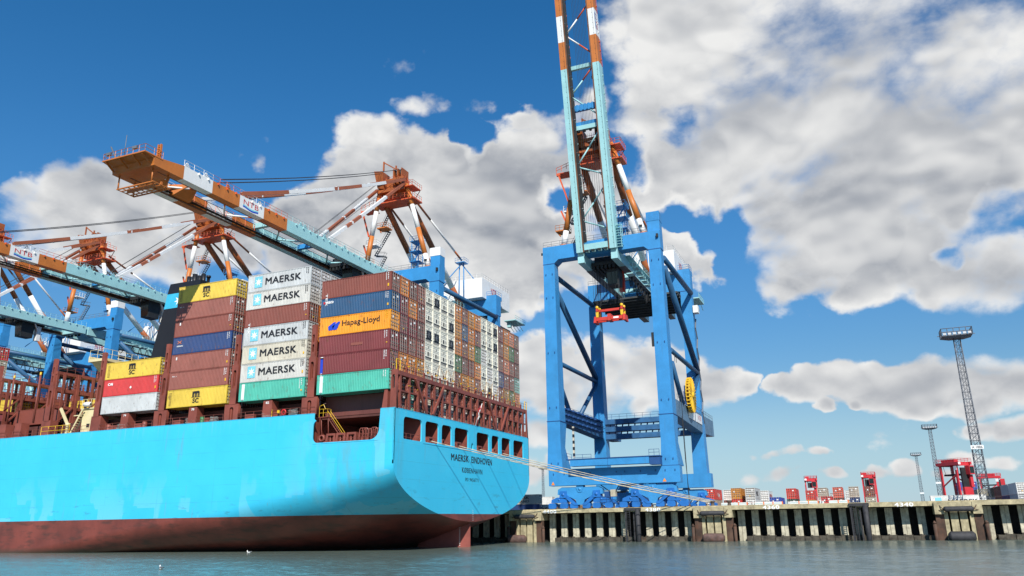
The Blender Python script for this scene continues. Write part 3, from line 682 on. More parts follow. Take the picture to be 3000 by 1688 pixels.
# stiffening lips and rub edges
m = MB()
m.bx(SX-.02, SX+.05, 100.2, 139.5, 14.78, 14.86); m.bx(-70.4, -59.5, SY0-.04, SY0+.02, 14.70, 14.76)
m.bx(-300, -70.45, SY0-.03, SY0+.3, SZ, SZ+.06); m.bx(-59.3, SX, SY0-.02, SY0+.3, SZ, SZ+.05); m.bx(SX-.3, SX+.03, SY0+.3, SY1, SZ, SZ+.06)
m.build('gunwale_edge', HULL, ship, so_)
letter('MAERSK', (SX+.012, 108.95, 12.92), 6.15, 1.06, AFT, INK, ship, so_, .03, 1.08, 'name_lettering')
letter('EINDHOVEN', (SX+.012, 116.05, 12.92), 7.95, 1.06, AFT, INK, ship, so_, .03, 1.08, 'name_lettering')
letter('KØBENHAVN', (SX+.012, 112.7, 11.26), 7.45, .82, AFT, INK, ship, so_, .018, 1.12, 'port_lettering')
letter('IMO', (SX+.012, 113.85, 9.98), 1.15, .56, AFT, INK, ship, so_, .015, 1.12, 'number_lettering')
letter('9456771', (SX+.012, 115.4, 9.98), 3.3, .56, AFT, INK, ship, so_, .015, 1.12, 'number_lettering')
# draught marks, load lines, rudder
m = MB()
for i in range(12): m.bx(-58.97-.1, -58.85-.1, 115.965, 115.975, .2+i*.3, .32+i*.3)
for i in range(6): m.bx(SX+.008, SX+.014, 116.55, 116.68, 4.0+i*.3, 4.12+i*.3)
m.build('draught_marks', INKW, ship, so_)
m = MB(); NR = 10
prof = [(-57.4, .06), (-58.2, .18), (-60, .42), (-62.5, .62), (-65, .60), (-66.6, .35), (-66.9, .05)]
poly = [(x, 116.5-h) for x, h in prof]+[(x, 116.5+h) for x, h in prof[::-1]]
m.prism(poly[::-1], 'z', -3, 4.6); m.build('rudder', RUDR, ship, so_)
# decks inside the stern
m = MB(); m.bx(-72, SX-.25, SY0+.18, SY1-.18, 14.55, 14.80); m.build('mooring_deck', DECKR, ship, so_)
m = MB(); m.bx(-72.2, -72, SY0+.18, SY1-.18, 14.8, 18.7); m.bx(-71.9, -71.0, 93.4, 94.6, 14.8, 18.7); m.build('bulkhead', DECKR, ship, so_)
m = MB(); m.bx(-71.9, -58.9, 94.9, SY1-.2, 18.45, 18.75); m.bx(-58.9, SX-.23, SY0+1.0, SY1-.2, 18.5, SZ-.02); m.build('upper_deck', DECKD, ship, so_)
for y in (99.95, 105.05, 109.3, 115.2, 123.1, 127.3, 132.3, 138.5): MB().bx(-60.4, SX-.24, y, y+.16, 14.8, 18.5).build('window_partition', DECKR, ship, so_)
m = MB(); m.bx(-300, -72.2, SY0+.3, SY1-.16, SZ-.25, SZ-.05); m.build('main_deck', DECKR, ship, so_)
m = MB(); m.bx(-126, -72.4, 95.2, SY1-2.5, SZ-.05, 21.2); m.bx(-300, -127.6, 95.2, SY1-2.5, SZ-.05, 21.2); m.build('hatch_coaming', DECKD, ship, so_)
# mooring gear in the side opening and behind the stern windows
def fairlead(x, y0):
    o = MB()
    o.bx(x-.75, x+.75, y0, y0+1.1, 14.78, 15.0); o.bx(x-.75, x+.75, y0, y0+1.1, 15.85, 16.1)
    o.hexa([(x-.85, y0-.1, 14.8), (x-.55, y0-.1, 14.8), (x-.55, y0+1.1, 14.8), (x-.85, y0+1.1, 14.8)], [(x-.72, y0, 15.9), (x-.5, y0, 15.9), (x-.5, y0+1.1, 15.9), (x-.72, y0+1.1, 15.9)])
    o.hexa([(x+.55, y0-.1, 14.8), (x+.85, y0-.1, 14.8), (x+.85, y0+1.1, 14.8), (x+.55, y0+1.1, 14.8)], [(x+.5, y0, 15.9), (x+.72, y0, 15.9), (x+.72, y0+1.1, 15.9), (x+.5, y0+1.1, 15.9)])
    for dx in (-.28, .28): o.lathe((x+dx, y0+.35, 15), 'z', [(0, .22), (.12, .15), (.75, .15), (.87, .22)], 12)
    return o.build('roller_fairlead', DECKR, ship, so_)
for x in (-67.7, -66.0, -64.2): fairlead(x, 92.7)
m = MB()
cx_, cz_ = -69.2, 15.5
m.lathe((cx_, 92.6, cz_), 'y', [(0, .28), (-.12, .36), (0, .50), (.35, .55), (.5, .45), (.5, .25), (0, .26)], 18); m.bx(cx_-.5, cx_+.5, 92.8, 93.4, 14.8, 15.05)
m.build('panama_chock', DECKR, ship, so_)
PINKR = mat('pink_red_paint', (.34, .10, .075), .5)
for x0, x1 in ((-62.9, -61.5), (-61.0, -60.0)):
    m = MB()
    for y in (92.75, 93.7):
        m.path([(x0, y, 14.8), (x0, y, 16.3), (x0+.18, y, 16.55), (x1-.18, y, 16.55), (x1, y, 16.3), (x1, y, 14.8)], .045, 5)
        for k in (1, 2): m.tube((x0+(x1-x0)*k/3, y, 14.8), (x0+(x1-x0)*k/3, y, 16.5), .035, 5)
    m.tube((x0, 92.75, 16.3), (x0, 93.7, 16.3), .04, 5); m.tube((x1, 92.75, 16.3), (x1, 93.7, 16.3), .04, 5)
    m.build('guard_cage', PINKR, ship, so_)
m = MB(); m.rail([(-69.9, 92.72, 14.8), (-59.6, 92.72, 14.8)], 1.0, .03)
for (a, b, r_) in WIN: m.rail([(SX-.35, a, 14.8), (SX-.35, b, 14.8)], 1.05, .03, 1.2)
m.build('stern_railing', DECKR, ship, so_)
m = MB()
for x in (-63.3, -60.6):
    m = MB(); m.bx(x-.4, x+1.15, 93.6, 94.4, 14.8, 14.9)
    for dx in (0, .75): m.lathe((x+dx, 94.0, 14.9), 'z', [(0, .25), (.9, .22), (.95, .32), (1.05, .32), (1.05, 0)], 12)
    m.build('twin_bollard', DECKR, ship, so_)
for (y, k) in ((103.2, 0), (112.3, 0), (119.9, 0), (129.4, 0)):
    m = MB()
    m.bx(SX-.95, SX-.3, y-.75, y+.75, 14.8, 15.05); m.bx(SX-.95, SX-.3, y-.75, y+.75, 15.75, 15.95)
    for dy in (-.68, .68): m.bx(SX-.95, SX-.3, y+dy-.1, y+dy+.1, 15.05, 15.75)
    for dy in (-.25, .25): m.lathe((SX-.6, y+dy, 15.05), 'z', [(0, .16), (.7, .16)], 10)
    m.build('roller_fairlead', DECKR, ship, so_)
for y in (107.3, 116.4, 126.0): MB().lathe((SX-.5, y, 15.45), 'x', [(0, .28), (.14, .38), (.02, .55), (-.4, .55), (-.4, .28), (0, .28)], 16).build('panama_chock', DECKR, ship, so_)
# inclined ladder with a yellow top in the side opening
m = MB()
a, b = Vector((-68.7, 93.3, 18.6)), Vector((-66.2, 94.2, 14.9))
for dy in (-.35, .35): m.tube(a+Vector((0, dy, 0)), b+Vector((0, dy, 0)), .05, 5, mi=1)
for i in range(12): p = a.lerp(b, (i+.5)/12); m.tube(p+Vector((0, -.35, 0)), p+Vector((0, .35, 0)), .035, 4, mi=1)
for dy in (-.35, .35): m.tube(a+Vector((0, dy, .9)), b+Vector((0, dy, .9)), .035, 5)
m.bx(-70.0, -68.4, 92.7, 93.9, 18.45, 18.55, 1)
m.rail([(-69.9, 92.75, 18.55), (-68.5, 92.75, 18.55), (-68.5, 93.6, 18.55)], 1.1, .028, .7)
m.path([(-69.9, 92.75, 19.6), (-69.9, 92.75, 20.1), (-69.2, 92.75, 20.3), (-68.9, 92.75, 19.7)], .04, 5)
for x in (-69.7, -68.5): m.tube((x, 93.0, 18.45), (x-.6, 94.2, 14.8), .07, 6, mi=1)
m.build('stern_ladder', [YEL, DECKR], ship, so_)
# stern lamp post by the ladder
# ---- pedestals and side deck gear
PED = MB()
BAYX = [-58.3, -72.7, -87.27, -101.79]
def pedestal(x0, x1, slot):
    m = MB()
    if slot:
        outp = [(x0, SZ), (x1, SZ), (x1, 21.55), (x0, 21.55)]
        xm = (x0+x1)/2
        return curve_plate('deck_pedestal', outp, [rrect(xm-.36, xm+.36, SZ+.06, 21.1, (.05, .05, .3, .3))[::-1]], .5, ((0, 92.95, 0), (1, 0, 0), (0, 0, 1)), DECKR, ship, so_)
    m.hexa([(x0-.1, 92.7, SZ), (x1+.1, 92.7, SZ), (x1+.1, 94.2, SZ), (x0-.1, 94.2, SZ)], [(x0, 92.7, 21.6), (x1, 92.7, 21.6), (x1, 94.2, 21.6), (x0, 94.2, 21.6)])
    return m.build('deck_pedestal', DECKR, ship, so_)
for i, (xa, no) in enumerate(((-72.7, '82'), (-87.27, '78'), (-101.79, '74'))):
    xm = xa-6.6; pd = pedestal(xm-.85, xm+.75, False)
    letter(no, (xm-.38, 92.685, 21.12), .6, .34, FRONT, INKW, pd, so_, .03, 1.0, 'bay_number')
for x in (-71.75, -86.2, -100.7): pedestal(x-1.35, x+1.35, True)
for x in (-115.0, -127.0, -141.4, -156.0, -170.5): pedestal(x-1.1, x+1.1, False)
for x in (-134, -138, -148.5, -163): pedestal(x-.8, x+.8, False)
m = MB()
edges = [(-70.5, -72.9), (-73.2, -78.6), (-80.1, -84.9), (-87.6, -93.1), (-94.8, -99.3), (-102.1, -107.7), (-109.2, -114), (-116.3, -126), (-128.2, -140), (-142.6, -170)]
for a, b in edges: m.rail([(a, 92.55, SZ), (b, 92.55, SZ)], 1.1, .032, 1.5)
m.build('deck_railing', DECKR, ship, so_)
m = MB(); mw = MB()
for x0, x1 in ((-78.6, -76.6), (-83.8, -82.2), (-92.6, -90.9), (-98.3, -96.6), (-106.5, -105), (-112.3, -110.2)):
    MB().bx(x0, x1, 93.1, 93.7, SZ, SZ+.85).build('deck_locker', DECKR, ship, so_)
for x0 in (-75.4, -80.2, -90.4, -95.3, -110.0):      # heaps of lashing rods
    rr = random.Random(int(x0)); mw = MB()
    for i in range(26):
        xx = x0+rr.uniform(-.1, .3); z = SZ+.2+rr.random()*.75; mw.tube((xx, 92.75+rr.uniform(-.06, .1), z), (xx+1.5+rr.uniform(-.3, .1), 92.75+rr.uniform(-.06, .1), z+rr.uniform(-.2, .15)), .03, 4)
    mw.build('rod_heap', RODM, ship, so_)
for x in (-104.6, -112.6): MB().lathe((x, 93.4, SZ), 'z', [(0, .38), (1.05, .38), (1.1, .3), (1.1, 0)], 14).build('deck_drum', DECKR, ship, so_)
m = MB(); m.lathe((-92.0, 92.9, SZ), 'z', [(0, .35), (.95, .35), (1.0, .25), (1.0, 0)], 14); m.build('green_drum', CM['green'], ship, so_)
m = MB(); m.bx(-77.4, -77.0, 92.6, 92.75, SZ+.5, SZ+1.0); m.bx(-78.45, -78.38, 92.65, 92.72, SZ+.0, SZ+1.2); m.build('yellow_box', YEL, ship, so_)
m = MB(); m.lathe((-76.2, 92.62, SZ+.65), 'y', [(-.05, .26), (-.09, .36), (-.05, .46), (.05, .46), (.05, .26), (-.05, .26)], 18); m.build('life_ring', INKR, ship, so_)
# ---- lashing bridges
def lash_tower(xc, top, y=92.6, wid=.55):
    """tall side plate with long rounded slots, drawn in the x-z plane"""
    w0 = 1.25
    out = [(xc-w0/2, 21.5), (xc+w0/2, 21.5), (xc+w0/2, 27.4), (xc+.35, 27.7), (xc+.35, top), (xc-.35, top), (xc-.35, 27.7), (xc-w0/2, 27.4)]
    hs = [rrect(xc-.27, xc+.27, 23.9, 26.8, .26)[::-1]]
    z = 28.2
    while z+1.5 < top: hs.append(rrect(xc-.17, xc+.17, z, z+1.2, .15)[::-1]); z += 1.5
    curve_plate('lashing_tower', out, hs, .5, ((0, y+.3, 0), (1, 0, 0), (0, 0, 1)), DECKR, ship, so_)
def lash_bridge(xc, levels, top, ymax=SY1-.6, ncol=8, w=1.0):
    m = MB()
    for z in levels:
        m.bx(xc-w/2, xc+w/2, 92.9, ymax, z-.5, z)
        m.rail([(xc+w/2, 93, z), (xc+w/2, ymax, z)], 1.05, .03, 1.6)
    for i in range(ncol):
        y = 92.95+(ymax-93.3)*i/(ncol-1)
        for dx in (-w/2+.15, w/2-.15): m.bx(xc+dx-.14, xc+dx+.14, y, y+.38, SZ, levels[-1]-.02)
    return m.build('lashing_bridge', DECKR, ship, so_)
for xc in (-71.6, -86.1, -100.6): lash_tower(xc, 32.4); lash_bridge(xc, [24.4, 27.3], 32)
lash_tower(-115.1, 32.4); lash_bridge(-115.1, [24.4, 27.3], 32)
for xc in (-127.0, -141.4, -156, -170.5):
    lash_tower(xc, 32.4); lash_bridge(xc, [24.3, 27.2, 30.2], 32, ncol=14, w=1.6)
    m = MB(); rr = random.Random(int(xc))
    for i in range(16):
        y = 94.0+i*2.9; m.bx(xc+.85, xc+1.0, y, y+.5, 21.5, 30.1)
        if rr.random() < .6: m.beam((xc+.9, y, 21.5), (xc+.9, y+2.6, 24.2), .25, .25)
        if rr.random() < .6: m.bx(xc-.2, xc+.1, y+.4, y+2.4, 21.6, 23.7 if rr.random() < .5 else 22.6)
        if rr.random() < .4: m.beam((xc+.9, y, 24.3), (xc+.9, y+2.6, 26.8), .2, .2)
        for z in (24.3, 27.2, 30.2):
            if rr.random() < .8: m.lathe((xc+.6, y+1.2, z), 'z', [(0, .2), (.5, .2), (.9, .08), (1.3, .08)], 8)
    m.build('lashing_posts', DECKR, ship, so_)
for x in (-131.1, -138.0, -146, -151.5, -160.5): MB().tube((x, 93.3, 21.5), (x, 93.3, 30.0), .17, 8).lathe((x, 93.3, 30.0), 'z', [(0, .18), (.45, .18), (.5, .1), (.5, 0)], 8, 1).build('cell_guide_post', [DECKR, YEL], ship, so_)
# stern lashing bridge, columns and X braces over the transom
m = MB(); XA, XB = -57.95, -57.2
YC = [94.05, 96.6, 99.1, 101.6, 104.1, 106.6, 109.1, 111.6, 114.1, 116.6, 119.1, 121.6, 124.1, 126.6, 129.1, 131.6, 134.1, 136.6, 139.0]
m.bx(XA, XB, 92.6, 140.6, 23.8, 24.4); m.bx(XA+.1, XB-.1, 93.0, 140.4, 21.55, 21.75)
for i, y in enumerate(YC): m.bx(XB-.30, XB-.02, y-.19, y+.19, SZ, 23.8)
for i, y in enumerate(YC): m.bx(XA, XA+.2, y-.12, y+.12, SZ, 23.8)
for y0, y1 in ((97.9, 101.3), (106.6, 103.2), (122.9, 126.3), (131.7, 128.3)): m.beam((XB+.10, y0, 23.9), (XB+.10, y1, SZ+.2), .30, .34)
for i in range(19):      # stubs of turnbuckles and lashing gear
    y = 93.6+i*2.5
    m.lathe((XB-.35, y+.9, SZ), 'z', [(0, .25), (1.2, .22), (1.5, .1), (2.0, .08)], 8)
    m.lathe((XB-.5, y+.5, 21.75), 'z', [(0, .2), (.8, .2), (1.1, .08), (1.6, .08)], 8)
    m.bx(XB-.5, XB-.3, y, y+.3, 24.4, 25.3)
m.rail([(XB, 92.7, 24.4), (XB, 140.5, 24.4)], 1.05, .03, 1.25); m.rail([(XB-.05, 93, SZ), (XB-.05, 140.5, SZ)], 1.0, .025, 1.25); m.rail([(XB-.2, 93, 21.75), (XB-.2, 140.5, 21.75)], 1.0, .025, 1.6)
m.build('stern_lashing_bridge', DECKR, ship, so_)
for y in (92.55, 140.15):
    curve_plate('lashing_tower', [(-58.0, SZ), (-56.95, SZ), (-57.1, 24.4), (-57.9, 24.4)], [rrect(-57.72, -57.3, 21.7, 23.7, .2)[::-1]] if y < 100 else [rrect(-57.75, -57.25, 20.2, 23.7, .22)[::-1]], .45, ((0, y+.25, 0), (1, 0, 0), (0, 0, 1)), DECKR, ship, so_)
m = MB(); m.hexa([(-59.4, 92.7, SZ), (-58.5, 92.7, SZ), (-58.5, 94, SZ), (-59.4, 94, SZ)], [(-59.0, 92.7, 21.7), (-58.5, 92.7, 21.7), (-58.5, 94, 21.7), (-59.0, 94, 21.7)]); m.build('deck_pedestal', DECKR, ship, so_)
m = MB()
for y in (93.2, 140.2): m.path([(XB, y-.5, 24.4), (XB, y-.5, 25.9), (XB, y+.5, 25.9), (XB, y+.5, 24.4)], .07, 5)
rr = random.Random(5)
for i in range(16): y = 96+i*2.75; m.bx(XB-.1, XB+.06, y, y+.38, 25.25, 25.42)
m.bx(XB-.05, XB+.02, 96.1, 96.9, 22.55, 22.62); m.bx(XB-.05, XB+.02, 98.6, 99.5, 22.3, 22.37)
m.build('yellow_fitting', YEL, ship, so_)
# lashing rods crossing the lower container ends
m = MB(); rr = random.Random(11)
for i in range(19):
    y0 = 92.56+2.5*i
    for k in range(2):
        if rr.random() < .8: m.tube((XA+.05, y0+(.2 if k else 2.2), 24.4), (-58.27, y0+(2.2 if k else .2), 27.4+rr.uniform(-.3, .3)), .035, 4, cap=False)
m.build('lashing_rods', CM['tan'], ship, so_)
# ---- funnel
m = MB()
m.hexa([(-122.2, 108, 31.5), (-113.6, 108, 31.5), (-113.6, 125, 31.5), (-122.2, 125, 31.5)], [(-121.25, 109.6, 44.8), (-113.2, 109.6, 44.8), (-113.2, 123.4, 44.8), (-121.25, 123.4, 44.8)])
m.hexa([(-121.1, 109.9, 47.9), (-113.1, 109.9, 47.9), (-113.1, 123.1, 47.9), (-121.1, 123.1, 47.9)], [(-120.9, 110.2, 50.1), (-113.0, 110.2, 50.1), (-113.0, 122.8, 50.1), (-120.9, 122.8, 50.1)])
funnel = m.build('funnel', BLACK, ship, so_)
m = MB(); m.hexa([(-121.25, 109.6, 44.8), (-113.2, 109.6, 44.8), (-113.2, 123.4, 44.8), (-121.25, 123.4, 44.8)], [(-121.1, 109.9, 47.9), (-113.1, 109.9, 47.9), (-113.1, 123.1, 47.9), (-121.1, 123.1, 47.9)])
m.build('funnel_band', mat('funnel_blue', (.045, .42, .62), .4), funnel, so_)
def star(cx_, cz_, r, y, n=7, face='front'):
    poly = []
    for i in range(2*n):
        a = math.pi/2+math.pi*i/n; q = r if i % 2 == 0 else r*.38
        poly.append((cx_+q*math.cos(a), cz_+q*math.sin(a)))
    m = MB(); c = len(poly)
    m.add([(p[0], y, p[1]) for p in poly]+[(cx_, y, cz_)], [(i, (i+1) % c, c) for i in range(c)]); return m
st = star(-117.75, 46.3, 1.15, 0); st.v = [(x, 109.74+(z-46.3)*.097-.03, z) for x, y, z in st.v]
st.build('star_emblem', INKW, funnel, so_)
for x, r_, h in ((-118.5, .42, 52.0), (-117.0, .5, 52.3), (-115.7, .42, 51.8), (-114.7, .42, 52.0)): MB().lathe((x, 112.5, 50), 'z', [(0, r_), (h-50, r_), (h-50, r_*.7), (0, r_*.7)], 14).build('exhaust_pipe', BLACK, funnel, so_)
m = MB(); m.lathe((-113.4, 112.5, 50.0), 'z', [(0, .3), (1.1, .3), (1.1, .45), (1.5, .45), (1.5, 0)], 10)
m.build('exhaust_pipe', BLACK, funnel, so_)
# ---- cream engine casing with the wing deck
m = MB(); m.bx(-125.6, -116.4, 103, 130, 21.2, 31.5); m.bx(-120.2, -116.4, 94.2, 103, SZ, 23.2); m.bx(-120.6, -116.0, 94.0, 103, 23.2, 23.4)
cas = m.build('engine_casing', CREAM, ship, so_)
m = MB(); m.bx(-119.9, -116.0, 93.6, 138, 31.3, 31.75); m.bx(-119.9, -119.6, 93.6, 103, 31.75, 32.3)
m.hexa([(-119.6, 97.5, 28.6), (-116.6, 97.5, 28.6), (-116.6, 103, 28.6), (-119.6, 103, 28.6)], [(-119.6, 94.0, 31.3), (-116.3, 94.0, 31.3), (-116.3, 103, 31.3), (-119.6, 103, 31.3)])
m.rail([(-119.8, 93.7, 31.75), (-116.1, 93.7, 31.75), (-116.1, 106, 31.75)], 1.6, .04, 1.3)
m.build('wing_deck', CREAM, ship, so_)
m = MB(); m.bx(-118.9, -118.2, 94.15, 94.2, SZ+1.1, SZ+1.7); m.build('porthole', DARK, ship, so_)
m = MB()
for i in range(10): m.bx(-121.9+i*.22, -121.6+i*.22, 93.6, 94.4, SZ+.3+i*.38, SZ+.36+i*.38)
for y in (93.6, 94.4): m.beam((-122.0, y, SZ), (-119.6, y, SZ+4.1), .08, .3)
m.rail([(-120.5, 94.1, 23.4), (-116.3, 94.1, 23.4)], 1.5, .045, 1.0); m.bx(-122.2, -119.8, 94.1, 97, 22.2, 22.35)
m.build('casing_stair', CREAM, ship, so_)
m = MB(); m.lathe((-119.6, 93.8, 23.95), 'x', [(0, .2), (.15, .42), (1.3, .42), (1.5, .2)], 14); m.build('liferaft_canister', WHITE, ship, so_)
m = MB(); m.lathe((-122.3, 93.3, SZ), 'z', [(0, .32), (1.4, .28), (1.5, .4), (1.9, .4), (1.9, 0)], 12); m.beam((-122.3, 93.3, SZ+1.6), (-124.6, 93.3, 23.6), .3, .4); m.tube((-124.6, 93.3, 23.6), (-124.3, 93.3, 22.8), .05, 5); m.build('deck_crane', CREAM, ship, so_)
m = MB(); m.rail([(-127.9, 92.7, SZ), (-121, 92.7, SZ)], 1.5, .05, 1.6); m.build('yellow_railing', YEL, ship, so_)
# flagstaff and the flag hanging from it
m = MB(); m.tube((SX-.1, 117.7, SZ), (SX+1.1, 117.9, 22.7), .06, 6); m.build('flagstaff', WHITE, ship, so_)
fl = thing('flag', (SX+1.0, 117.9, 22.5), 'limp red flag with a white cross hanging from the stern flagstaff', 'flag')
m = MB(); NN = 12; rows = []
for i in range(NN+1):
    t_ = i/NN; z = -2.3*t_; rows.append([(-.9*t_*.35+.08*math.sin(k*2.2+i*.4)-.1, -.12-.15*k+.08*math.sin(i*.7+k)-.1*t_, z-.16*k) for k in range(6)])
vs = [p for r_ in rows for p in r_]
for i in range(NN):
    for k in range(5):
        wh = 4 <= i <= 5 or k == 2 and i < 11
        m.add([vs[i*6+k], vs[i*6+k+1], vs[(i+1)*6+k+1], vs[(i+1)*6+k]], [(0, 1, 2, 3)], 1 if wh else 0, True)
m.build('flag_cloth', [INKR, INKW], fl)

# ---- containers on board
Z1 = 21.78
def zt(t): return Z1+CH*(t-1)
TN = {6: 'top tier', 5: 'second tier down', 4: 'third tier down', 3: 'fourth tier down', 2: 'fifth tier down', 1: 'upper tier behind frame', 0: 'deck tier behind frame'}
B, O, M_, D_, A_, G_, T_ = 'brown', 'orange', 'maroon', 'dark brown', 'amber', 'green', 'teal'
Rf, RF_ = 'reefer', 'reeferfan'
AFTM = {
 6: [B, O, D_, 'light brown', Rf, RF_, Rf, Rf, 'orange', B, 'mustard', 'orange', Rf, Rf, RF_, M_, O, 'salmon', D_],
 5: ['blue', M_, O, B, Rf, Rf, Rf, RF_, 'mustard', 'blue', O, M_, Rf, Rf, RF_, B, 'mustard', G_, D_],
 4: [A_, M_, M_, D_, RF_, RF_, Rf, RF_, O, B, 'mustard', G_, 'white', Rf, Rf, B, 'salmon', B, D_],
 3: [M_, D_, B, 'light brown', Rf, Rf, Rf, Rf, G_, D_, B, O, Rf, 'white', Rf, 'navy', B, B, 'pale teal'],
 2: [M_, O, O, 'mustard', Rf, Rf, Rf, Rf, B, 'mustard', 'mustard', 'light brown', Rf, RF_, 'white', B, 'tan', G_, 'salmon'],
 1: [T_, D_, G_, G_, 'white', Rf, Rf, 'white', D_, G_, O, B, G_, Rf, D_, Rf, B, G_, 'white'],
 0: [D_, D_, T_, B, RF_, RF_, 'white', 'white', B, D_, B, G_, B, 'white', Rf, B, O, G_, B]}
def dname(c): return {'reefer': 'white refrigerated', 'reeferfan': 'white refrigerated'}.get(c, c)
for t_, row in AFTM.items():
    for i, c in enumerate(row):
        if t_ == 0 and i == 0: loc = (-58.5, 95.2, 19.15)
        else: loc = (-58.3, 92.56+2.5*i, zt(t_)-(.06 if t_ == 0 else 0))
        extra = ' with black fan' if c == RF_ else ''
        lab = '%s container%s, stern stack, %s, %s' % (('white fan-fronted reefer' if c == RF_ else dname(c)), '', TN[t_], 'near ship-side corner' if i == 0 else '%s column from quay side' % ORD[19-i] if i > 9 else '%s column from near side' % ORD[i+1])
        kind = 'dry' if c not in (Rf, RF_) else ('fan' if c == RF_ else 'reefer')
        o = container(c if kind == 'dry' else 'white', loc, lab, kind, i == 0 or i == 18)
def side_letter(o, body, x0, w, z0, h, m, bold=0.0, sp=1.0, vertical=False):
    return letter(body, (x0, -.014, z0), w, h, FRONT, m, o, (0, 0, 0), bold, sp, 'lettering', vertical)
def side_box(o, x0, x1, z0, z1, m, name):
    mm = MB(); mm.add([(x0, -.008, z0), (x1, -.008, z0), (x1, -.008, z1), (x0, -.008, z1)], [(0, 1, 2, 3)]); return mm.build(name, m, o)
def idmarks(o, m=INKW, seed=0):
    rr = random.Random(seed); mm = MB()
    for i in range(rr.randint(5, 8)):
        z = 2.55-i*.19; mm.add([(-.95, -.01, z), (-.95+rr.uniform(.08, .2), -.01, z), (-.95+.12, -.01, z+.11), (-.95, -.01, z+.11)], [(0, 1, 2, 3)])
    for i in range(4):
        z = 2.5-i*.26; mm.add([(-.62, -.01, z), (-.62+.13, -.01, z), (-.62+.13, -.01, z+.15), (-.62, -.01, z+.15)], [(0, 1, 2, 3)])
    mm.build('side_marking', m, o)
    if rr.random() < .75: side_box(o, -.66, -.42, .55+rr.random()*.3, .95+rr.random()*.2, YTAG, 'yellow_sticker')
def star_logo(o):
    side_box(o, -10.85, -9.35, .62, 2.42, LBLUE, 'logo_square')
    s_ = star(-10.1, 1.52, .72, -.014); s_.build('star_emblem', INKW, o)
def find(x, y, z):
    for o in bpy.data.objects:
        if o.type == 'EMPTY' and o.name.startswith('shipping_container') and (Vector(o.location)-Vector((x, y, z))).length < .3: return o
S6 = [find(-58.3, 92.56, zt(t_)) for t_ in range(1, 7)]
idmarks(S6[5], seed=1); side_letter(S6[5], 'TEX', -11.45, 1.9, .75, .36, INKW, .02, 1.0, True)
idmarks(S6[4], seed=2); side_letter(S6[4], 'seaco', -11.35, 1.35, 2.05, .36, INKW, .03); side_box(S6[4], -11.8, -11.45, 2.05, 2.38, INKR, 'logo_square')
side_letter(S6[3], 'Hapag-Lloyd', -8.3, 6.5, .98, 1.10, INK, .012)
mm = MB(); 
for dx in (0, .85): mm.add([(-10.65+dx*.9, -.012, .78), (-9.95+dx*.9, -.012, .78), (-9.35+dx*.9, -.012, 1.95), (-9.75+dx*.9, -.012, 1.95), (-10.75+dx*.9, -.012, 1.35)], [(0, 1, 2, 3, 4)])
mm.build('logo_shape', INKB, S6[3]); idmarks(S6[3], YTAG, 3)
idmarks(S6[2], seed=4); side_box(S6[2], -6.6, -4.6, .98, 1.38, CM['light brown'], 'faded_patch')
idmarks(S6[1], seed=5); side_box(S6[1], -11.75, -11.3, .15, 2.5, INKB, 'logo_strip'); side_letter(S6[1], 'CRONOS', -11.65, 1.85, .25, .26, INKW, .01, 1.1, True); side_box(S6[1], -11.75, -11.3, 2.28, 2.62, INKW, 'logo_square')
side_box(S6[0], -11.7, -11.15, .2, 2.62, INKW, 'logo_strip'); side_letter(S6[0], 'DONG FANG', -11.58, 2.2, .3, .30, INK, .0, 1.05, True); idmarks(S6[0], seed=6)
tx = find(-58.5, 95.2, 19.15); side_letter(tx, 'TEX', -10.3, 1.5, .9, .30, INKW, .02, 1.3, True)
# three bays forward along the ship side; only what can be seen is stacked
BAYS = {
 'second bay': (-72.7, [('teal', 'df', 'teal green container with a white lettered strip'), ('pale grey', 'star', 'pale grey container with star logo and clean bold lettering'), ('cream', 'star', 'cream stained container with star logo'), ('grey', 'star', 'grey container with star logo just under the brown one'), ('brown', 'tex', 'brown container sandwiched between grey ones'), ('pale grey', 'star', 'pale grey rust-edged container with star logo'), ('grey', 'star', 'grey container with star logo, highest of all')]),
 'third bay': (-87.27, [('yellow', 'msc', 'yellow streaked container with black lettering, bottom of its stack'), ('light brown', 'num', 'plain reddish brown container above the yellow one'), ('light brown', 'tr', 'faded brown container with dark smudges'), ('navy', 'x', 'navy blue container with orange cross logo'), ('brown', 'tr', 'rich brown container right over the navy one'), ('light brown', 'num', 'faded brown container partly in the boom shadow'), ('yellow', 'msc', 'yellow container with black lettering topping the third bay')]),
 'fourth bay': (-101.79, [('grey', '', 'grey rust-edged container at the bottom of the short stack'), ('red', 'cai', 'bright red container with white letters in the short stack'), ('yellow', 'msc', 'yellow container with black lettering topping the short stack')])}
def msc(o):
    side_letter(o, 'm', -6.95, 1.5, 1.42, .92, INK, .06); side_box(o, -7.1, -5.3, 1.36, 1.42, INK, 'lettering_bar'); side_letter(o, 'SC', -6.8, 1.25, .50, .72, INK, .03, 1.0)
    mm = MB()
    for k in range(3):
        for i in range(9): mm.add([(-11.7+k*.16, -.01, .35+i*.24), (-11.64+k*.16, -.01, .35+i*.24), (-11.64+k*.16, -.01, .5+i*.24), (-11.7+k*.16, -.01, .5+i*.24)], [(0, 1, 2, 3)])
    mm.build('side_marking', INK, o)
FILL = ['brown', 'maroon', 'dark brown', 'orange', 'light brown', 'brown', 'blue', 'grey', 'tan']
